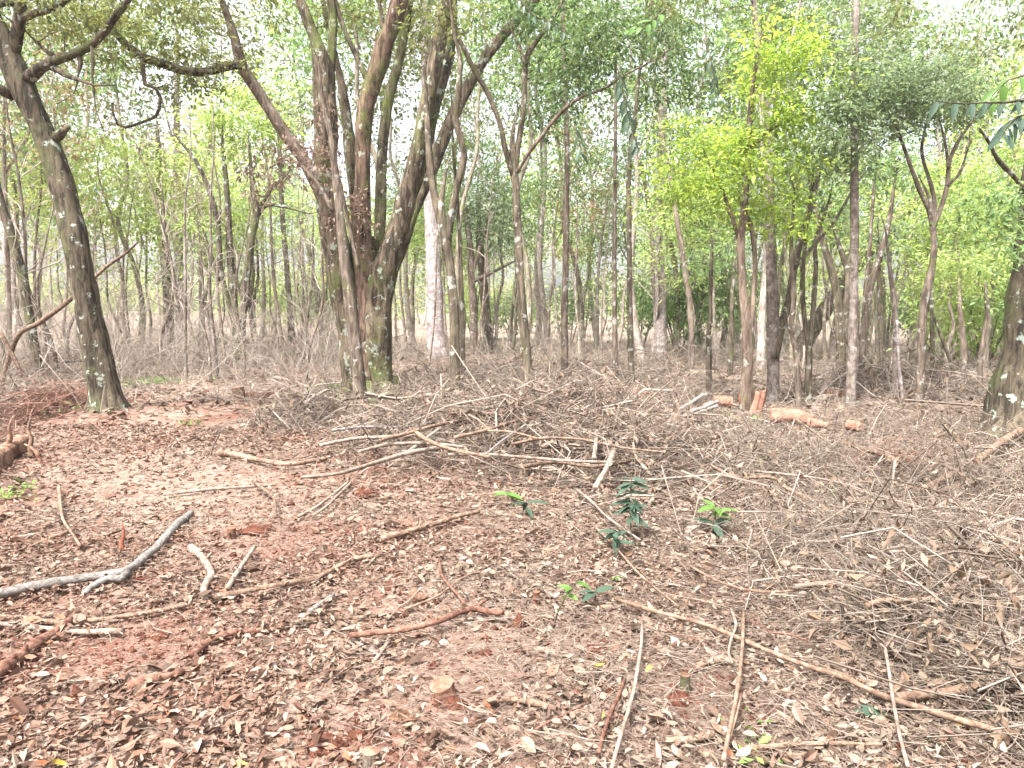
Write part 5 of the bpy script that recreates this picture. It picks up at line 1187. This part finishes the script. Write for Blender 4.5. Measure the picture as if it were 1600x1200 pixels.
# thin sticks one could count but not tell apart
stick_protos = []
for k in range(10):
    mb = MB(); n = 6
    P = np.stack([np.linspace(-.5, .5, n), np.cumsum(rng.normal(size=n)) * .035, rng.normal(size=n) * .012], -1)
    PR = tube(mb, P, np.linspace(.012, .005, n), 6, .1, 20, step=.05)
    if k % 2:
        a = len(PR) // 2; p = PR[a, :3]; tube(mb, [p, p + [.12, .08, .03], p + [.26, .12, .04]], [.006, .005, .003], 5, step=.06)
    stick_protos.append(mb.mesh('thin_stick', M[['stick_tan', 'stick_pale', 'stick_red', 'stick_tan', 'stick_pale'][k % 5]]))
MARKS = [(on_ground(u, v), t) for u, v, t in [(215, 890, 'the grey forking branch'), (60, 1020, 'the thick reddish stripped log'), (320, 905, 'the pale twisted branch piece'), (245, 1075, 'the reddish bark covered log'), (680, 980, 'the thick orange brown stick'), (700, 1090, 'the low sawn stump'), (670, 830, 'the straight pale tan stick'), (515, 785, 'the two parallel pale sticks'), (400, 830, 'the bare earth patch'), (820, 1110, 'the tan cut stick'), (985, 1090, 'the whitish peeled stick'), (1070, 1070, 'the slim mossy stump'), (1155, 1080, 'the thin olive stick'), (1290, 1060, 'the long pinkish pole'), (1400, 1130, 'the Y shaped cream twig'), (1380, 990, 'the pale crooked twig'), (1220, 930, 'the arching olive twig'), (1450, 940, 'the dark corner tangle'), (1300, 850, 'the bowing pale twig'), (985, 840, 'the tallest seedling'), (1118, 830, 'the yellow green seedling'), (800, 790, 'the light green seedling'), (870, 975, 'the leggy seedling'), (830, 700, 'the brush heap'), (600, 735, 'the left end of the brush heap'), (1150, 750, 'the right side of the brush heap'), (1415, 750, 'the reddish root clump'), (1530, 725, 'the sloping thick branch'), (400, 725, 'the broken brown branch'), (50, 845, 'the cream cut stick'), (100, 720, 'the torn peeled log'), (580, 1180, 'the bottom edge stump'), (1600, 1100, 'the lower right corner')]]
P = scatter(900, 2.0, 9.5); keep = rng.random(len(P)) < .35 + .6 / (1 + np.exp(-(P[:, 0] / P[:, 1]) * 6)); P = P[keep][:170]
cells = {}
for p in P:
    q = int(rng.integers(10))
    o = bpy.data.objects.new('thin_stick', stick_protos[q]); C.objects.link(o)
    o.location = (p[0], p[1], p[2] + .035 + (.05 * rng.random() if p[0] > 0 else 0))
    o.rotation_euler = (rng.random() * 6.28, rng.normal() * .08, rng.random() * 6.28)
    s = .26 * math.exp(rng.normal() * .4) * (1 + p[1] * .035); o.scale = (s, s * .75, s * .75)
    dist, mark = min((float(np.linalg.norm(p - c)), t) for c, t in MARKS)
    col = ['tan', 'pale', 'reddish', 'tan', 'pale'][q % 5]; frk = 'forked' if q % 2 else 'plain'
    cells.setdefault((col, frk, mark), []).append((dist, o))
for (col, frk, mark), lst in cells.items():
    lst.sort(key=lambda e: e[0])
    for q, (dist, o) in enumerate(lst):
        w_ = 'near ' if len(lst) == 1 else ORD[q] + ' to '
        tag(o, 'thin ' + col + ' ' + frk + ' stick, ' + w_ + mark, 'stick', 'loose thin sticks on the litter')

# ------------------------------------------------------------------ stumps and cut wood
def stump(label, u, v, wpx, hpx, bark_m, top_m, lean=(0, 0)):
    g = on_ground(u, v); r = wpx * g[1] / F / 2; h = hpx * g[1] / F
    t = thing('stump', label, 'stump', g)
    mb = MB(); P = np.array([g + [0, 0, -.05], g + [0, 0, h * .4], g + [lean[0] * h, lean[1] * h, h]])
    PR = tube(mb, P, [r * 1.3, r * 1.02, r], 16, .12, 14, seed=int(u), step=.02, cap=False); mb.build('trunk', M[bark_m], t, g)
    k = len(PR); ring = mb.v[0].reshape(k, 16, 3)[-1]; c = ring.mean(0)
    cm = MB(); z = np.array([0, 0, .002])
    inner = c + (ring - c) * .55 + rng.normal(size=ring.shape) * r * .03
    V = np.vstack([ring, inner + z, c + z]); jj = np.arange(16); j2 = (jj + 1) % 16
    cm.add(V, np.stack([16 + jj, 16 + j2, np.full(16, 32)], -1), np.stack([jj, j2, 16 + j2, 16 + jj], -1))
    cm.build('cut_top', M[top_m], t, g, smooth=False)
    return t
stump('small dark stump with a fresh orange top left of the old tree', 375, 632, 18, 27, 'stick_dark', 'cut_wood', (-.1, 0))
stump('low sawn stump with a tan top in the front centre', 694, 1092, 40, 26, 'stick_red', 'cut_pale', (-.15, -.1))
stump('tiny brown stump standing in the litter left of the brush', 408, 682, 10, 16, 'stick_dark', 'cut_pale')
stump('slim upright mossy cut stump in the front right of centre', 1070, 1085, 16, 34, 'olive_bark', 'cut_pale')
stump('brown stump end at the bottom edge', 580, 1200, 30, 30, 'grey_bark', 'cut_pale')
stump('small reddish stump in the bare earth', 362, 842, 14, 18, 'stick_red', 'cut_red')
stump('thin reddish cut stem right of the thick orange brown stick', 838, 945, 11, 22, 'stick_red', 'cut_red')
stump('thin upright cut stem in the litter at the right', 1072, 958, 5, 22, 'stick_tan', 'cut_pale')

def log(label, u0, v0, u1, v1, w0, w1, mat, end_m, d=None, name='cut_log', lift0=0.0, lift1=0.0):
    a, b = on_ground(u0, v0, lift0), on_ground(u1, v1, lift1)
    ra, rb = w0 * a[1] / F / 2, w1 * b[1] / F / 2
    a = a + [0, 0, ra * .9]; b = b + [0, 0, rb * .9]
    t = thing(name, label, 'log', (a + b) / 2 - [0, 0, (ra + rb) / 2])
    base = np.array(t.location)
    mb = MB(); PR = tube(mb, [a, (a + b) / 2 + rng.normal(size=3) * .01, b], [ra, (ra + rb) / 2, rb], 14, .26, 7, seed=int(u0), step=.04, cap=False, flute=.09)
    mb.build('body', M[mat], t, base)
    V = mb.v[0].reshape(len(PR), 14, 3)
    for ring, s in ((V[0], -1), (V[-1], 1)):
        c = ring.mean(0); cm = MB(); jj = np.arange(14); T = unit(b - a) * s * .012
        inner = c + (ring - c) * .6 + T + rng.normal(size=ring.shape) * .004
        cm.add(np.vstack([ring, inner, c + T]), np.stack([14 + jj, 14 + (jj + 1) % 14, np.full(14, 28)], -1), np.stack([jj, (jj + 1) % 14, 14 + (jj + 1) % 14, 14 + jj], -1))
        cm.build('cut_end', M[end_m], t, base, smooth=False)
    return t
log('peeled orange log lying on its side by the ringed trunk', 1204, 660, 1268, 663, 28, 18, 'cut_wood', 'cut_wood', lift0=.08, lift1=.08)
log('thin orange log end beyond the peeled orange log', 1262, 667, 1292, 669, 13, 10, 'cut_wood', 'cut_wood', lift0=.1, lift1=.1)
log('reddish split slab lying behind the lichen banded sapling', 965, 616, 1012, 626, 18, 15, 'cut_red', 'cut_wood', lift0=.14, lift1=.14)
log('short orange log chunk left of the upright split blocks', 1118, 637, 1142, 637, 19, 19, 'cut_wood', 'cut_red', lift0=.12, lift1=.12)
log('small orange chunk with a dark end right of the logs', 1325, 670, 1347, 676, 16, 14, 'cut_wood', 'stick_dark', lift0=.12, lift1=.12)
log('dark bark covered chunk lying in the wood behind the ringed trunk', 1292, 622, 1318, 620, 15, 13, 'stick_red', 'cut_red')
log('torn peeled brown log with upright bark strips at the left edge', -30, 752, 34, 704, 36, 26, 'torn_log', 'cut_wood')

def block(label, u, v, wpx, hpx, dpx, mat, lean=0.0, twist=0.0):
    """split firewood block: a wedge with a rounded bark back"""
    g = on_ground(u, v); s = g[1] / F; w_, h, dd = wpx * s, hpx * s, dpx * s
    th = np.linspace(-1.2, math.pi + 1.2, 9)
    prof = np.vstack([np.stack([np.cos(th) * w_ / 2, np.sin(th) * dd / 2], -1), [[0.05 * w_, -dd * .62]]])
    n = len(prof); V = []
    for k, z in enumerate((-.03, h * .33, h * .7, h)):
        q = prof * (1 + .06 * rng.normal(size=(n, 1))) * (1 - .06 * k)
        zz = np.full(n, z) + (rng.normal(size=n) * h * .06 if k == 3 else 0)
        c, s_ = math.cos(twist), math.sin(twist)
        V.append(np.stack([q[:, 0] * c - q[:, 1] * s_ + lean * z, q[:, 0] * s_ + q[:, 1] * c, zz], -1))
    V = np.vstack(V); jj = np.arange(n); Q = np.vstack([np.stack([k * n + jj, k * n + (jj + 1) % n, (k + 1) * n + (jj + 1) % n, (k + 1) * n + jj], -1) for k in range(3)])
    c = V[3 * n:].mean(0); V = np.vstack([V, c]); T = np.stack([3 * n + jj, 3 * n + (jj + 1) % n, np.full(n, 4 * n)], -1)
    mb = MB(); mb.add(V, T, Q); o = mb.build('firewood_block', M[mat], smooth=False); o.location = g
    return tag(o, label, 'firewood')
block('upright reddish split block, left of the standing pair', 1164, 645, 17, 28, 18, 'cut_red', -.15, .4)
block('upright orange split block, right of the standing pair', 1180, 648, 20, 36, 18, 'cut_wood', .22, -.5)

for k, (u0, v0, u1, v1, w_) in enumerate([(1060, 648, 1100, 628, 6), (1066, 650, 1112, 634, 6), (1075, 640, 1105, 620, 6), (1070, 655, 1120, 640, 6), (1085, 632, 1098, 622, 7), (1062, 644, 1095, 624, 5), (1080, 648, 1122, 632, 5)]):
    fallen('whitish split stick in the pile by the cut logs, ' + ('lowest', 'second lowest', 'third lowest', 'middle', 'third from top', 'second from top', 'topmost')[k], [(u0, v0), ((u0 + u1) / 2, (v0 + v1) / 2 + 1), (u1, v1)], w_, w_, 'split_white', .10 + .04 * k, name='split_stick', group='whitish split sticks in the pile', knots=False)
for k in range(5):
    fallen('whitish splinter in the small fan before the logs, ' + ('leftmost', 'second from left', 'middle one', 'second from right', 'rightmost')[k], [(1166 + k * 6, 656 + k), (1180 + k * 5, 660 + k), (1200 + k * 2, 662 + k * 1.5)], 3, 3, 'split_white', .10 + .015 * k, name='split_stick', group='whitish splinters in the fan', knots=False)
fallen('pale curved stick in front of the split stick pile', [(1095, 645), (1098, 658), (1110, 662), (1125, 655)], 4, 4, 'split_white', .06)
fallen('grey branch trailing left of the split stick pile', [(1015, 632), (1035, 636), (1060, 640)], 6, 5, 'stick_grey', .06)

def chip(name, label, u, v, wpx, lpx, mat, ang, cat='wood chip', hgt=.3, tilt=.2):
    g = on_ground(u, v); s = g[1] / F; L, w_ = lpx * s, wpx * s
    n = 7; t_ = np.linspace(-.5, .5, n); mb = MB(); V = []
    prof = np.stack([t_ * L, w_ / 2 * (1 - (2 * abs(t_)) ** 3) + .1 * w_ * rng.random(n)], -1)
    for z in (0, hgt * w_): V += [(p[0], p[1], z + .1 * w_ * rng.normal()) for p in prof] + [(p[0], -p[1], z + .1 * w_ * rng.normal()) for p in prof[::-1]]
    m = 2 * n; jj = np.arange(m); mb.add(V, None, np.stack([jj, (jj + 1) % m, m + (jj + 1) % m, m + jj], -1))
    V = np.array(V); top = MB()
    c = V[m:].mean(0); mb.add(np.vstack([V[m:], c]), np.stack([jj, (jj + 1) % m, np.full(m, m)], -1))
    o = mb.build(name, M[mat], smooth=False); o.location = g + np.array([0, 0, .02]); o.rotation_euler = (tilt, rng.normal() * .15, ang)
    return tag(o, label, cat)
chip('wood_chip', 'orange wood chip lying where the sticks cross', 352, 935, 18, 20, 'cut_wood', .4)
chip('wood_chip', 'bright orange bark flake in the left foreground', 192, 1122, 14, 34, 'cut_wood', .1)
chip('wood_chip', 'pinkish torn bark flake near the orange stripped twig', 652, 940, 22, 36, 'cut_pale', .7)
def shard(label, pts, w0, mat):
    g = on_ground(*pts[0]); P = np.array([at(u, v, g[1] - .02) for u, v in pts]); mb = MB()
    r = np.linspace(w0, w0 * .25, len(P)) * g[1] / F / 2
    tube(mb, P, r, 9, .3, 16, seed=int(pts[0][0]), step=.03, flute=.15)
    o = mb.build('bark_shard', M[mat]); return tag(o, label, 'bark')
shard('pale brown upright bark shard right of the torn peeled log', [(50, 715), (47, 700), (49, 685), (44, 672), (47, 655)], 10, 'cut_pale')
shard('brown bark curl rising at the far left of the torn peeled log', [(5, 720), (10, 700), (16, 685), (14, 668), (18, 656)], 9, 'torn_log')
shard('short brown bark strip leaning on the torn peeled log', [(62, 722), (58, 708), (50, 700), (38, 694)], 8, 'torn_log')
shard('slim orange shard standing in the litter at the left', [(192, 862), (190, 848), (194, 835), (191, 818)], 9, 'cut_red')
chip('bark_shard', 'reddish splinter lying under the grey forking branch', 225, 910, 7, 34, 'cut_red', 1.0, 'bark')
chip('wood_chip', 'pale pointed chip at the bottom edge', 520, 1190, 10, 34, 'cut_pale', 1.2)

def clod(label, u, v, wpx, hpx):
    g = on_ground(u, v); s = g[1] / F
    th = np.linspace(0, 2 * math.pi, 18, endpoint=False); ph = np.linspace(-.3, math.pi / 2, 9)
    D = np.stack([np.cos(ph)[:, None] * np.cos(th)[None], np.cos(ph)[:, None] * np.sin(th)[None], np.repeat(np.sin(ph)[:, None], 18, 1)], -1)
    f = 1 + .35 * vn(D[..., 0] * 2.2 + u, D[..., 1] * 2.2, D[..., 2] * 2.2) + .2 * vn(D[..., 0] * 6 + u, D[..., 1] * 6, D[..., 2] * 6)
    V = D * f[..., None] * np.array([wpx * s / 2, wpx * s / 2, hpx * s])
    i_ = np.arange(8)[:, None] * 18; j_ = np.arange(18)[None]
    mb = MB(); mb.add(V.reshape(-1, 3), None, np.stack([i_ + j_, i_ + (j_ + 1) % 18, i_ + 18 + (j_ + 1) % 18, i_ + 18 + j_], -1).reshape(-1, 4))
    o = mb.build('earth_clod', M['clod']); o.location = g
    return tag(o, label, 'earth')
clod('red earth clod beside the low sawn stump', 712, 1105, 40, 14)
clod('red earth clod at the foot of the slim mossy stump', 1062, 1098, 46, 14)
clod('red earth clod dug up near the centre of the foreground', 930, 1018, 34, 10)
clod('red earth lump at the bottom left of centre', 512, 1170, 60, 16)
clod('red earth lump in front of the small orange stump', 405, 620, 60, 7)
clod('red earth lump on the bare patch left of centre', 404, 830, 48, 9)
clod('dark earth lump behind the bare patch', 570, 775, 40, 12)

# ------------------------------------------------------------------ seedlings, each leaf its own part
def seedling(label, u, v, hpx, leafkind, nleaf, Lpx, lean=(0, 0), whorls=2, name='seedling'):
    g = on_ground(u, v); s = g[1] / F; h = hpx * s; L = Lpx * s
    t = thing(name, label, 'seedling', g)
    P = np.array([g + [0, 0, -.02], g + [lean[0] * h * .3, lean[1] * h * .3, h * .45], g + [lean[0] * h, lean[1] * h, h]])
    mb = MB(); PR = tube(mb, P, [.006, .0045, .002], 6, step=.03); mb.build('stem', M['olive_bark'], t, g)
    PP = PR[:, :3]
    for k in range(nleaf):
        f = 1 - (k % whorls) * .2 - rng.random() * .22
        p = PP[min(int(f * (len(PP) - 1)), len(PP) - 1)]
        an = k * 2.4 + rng.normal() * .3
        D = np.array([math.cos(an), math.sin(an), -.12 + rng.normal() * .35])
        place_leaf(LM[leafkind], p, D, np.array([0, -.25, 1]) + rng.normal(size=3) * .2, L * (.7 + .5 * rng.random()), t, g)
    return t
seedling('tallest dark green seedling with many glossy leaves, right of centre', 985, 850, 115, 'seed', 34, 31, (.0, 0), 3)
seedling('small dark seedling below left of the tallest seedling', 958, 868, 48, 'seed', 13, 31, (.1, 0), 2)
seedling('yellow green young seedling right of the tallest seedling', 1118, 838, 55, 'fresh', 6, 36, (-.05, 0), 1)
seedling('dark leaved shoot beneath the yellow green young seedling', 1114, 842, 34, 'seed', 5, 34, (0, 0), 1)
seedling('light green seedling at the left of the seedlings', 793, 792, 28, 'fresh', 6, 32, (0, 0), 1)
seedling('dark leaf pair seedling drooping beside the light green one', 822, 815, 38, 'seed', 5, 36, (0, 0), 1)
seedling('thin leggy seedling on a long brown stem in the front centre', 862, 985, 90, 'fresh', 6, 26, (.5, 0), 2)
seedling('small drooping dark seedling in the front centre', 930, 950, 36, 'seed', 5, 36, (0, 0), 1)
seedling('low bluish seedling under the long pinkish pole', 1378, 1130, 26, 'seed', 7, 46, (-.1, 0), 1)
seedling('leafy seedling in the lower right corner', 1575, 1130, 45, 'seed', 12, 40, (0, 0), 2)
seedling('dark seedling at the foot of the leaning olive sapling', 858, 640, 24, 'seed', 9, 20, (0, 0), 2)
seedling('tiny green seedling among the tangle on the right', 1185, 730, 16, 'fresh', 5, 18, (0, 0), 1)
seedling('single leaved sprig by the reddish root clump', 1466, 748, 16, 'fresh', 3, 22, (0, 0), 1)
seedling('tiny yellow green sprout in the litter below the seedlings', 960, 910, 12, 'fresh', 4, 16, (0, 0), 1)

# ------------------------------------------------------------------ pale air between the trees
bpy.context.view_layer.update()
lo = np.full(3, 1e9); hi = np.full(3, -1e9)
for o in scene.objects:
    if o.type == 'MESH':
        c = np.array([list(o.matrix_world @ Vector(b)) for b in o.bound_box])
        lo = np.minimum(lo, c.min(0)); hi = np.maximum(hi, c.max(0))
gl = float(GZ.min())
lo = np.array([lo[0] - 1, lo[1] - 1, min(lo[2], gl) - 1]); hi = hi + np.array([1, 1, 1])
mb = MB()
V = np.array([[x, y, z] for z in (lo[2], hi[2]) for y in (lo[1], hi[1]) for x in (lo[0], hi[0])])
mb.add(V, None, [[0, 2, 3, 1], [4, 5, 7, 6], [0, 1, 5, 4], [2, 6, 7, 3], [0, 4, 6, 2], [1, 3, 7, 5]])
hm, HN, HL = new_mat('haze')
pv = HN.new('ShaderNodeVolumePrincipled')
pv.inputs['Color'].default_value = (.95, .96, 1, 1)
pv.inputs['Density'].default_value = HAZE
pv.inputs['Anisotropy'].default_value = .2
ho = HN.new('ShaderNodeOutputMaterial'); HL.new(pv.outputs[0], ho.inputs['Volume'])
tag(mb.build('haze', hm, smooth=False), 'thin pale haze filling the air of the wood', 'haze', kind='stuff')
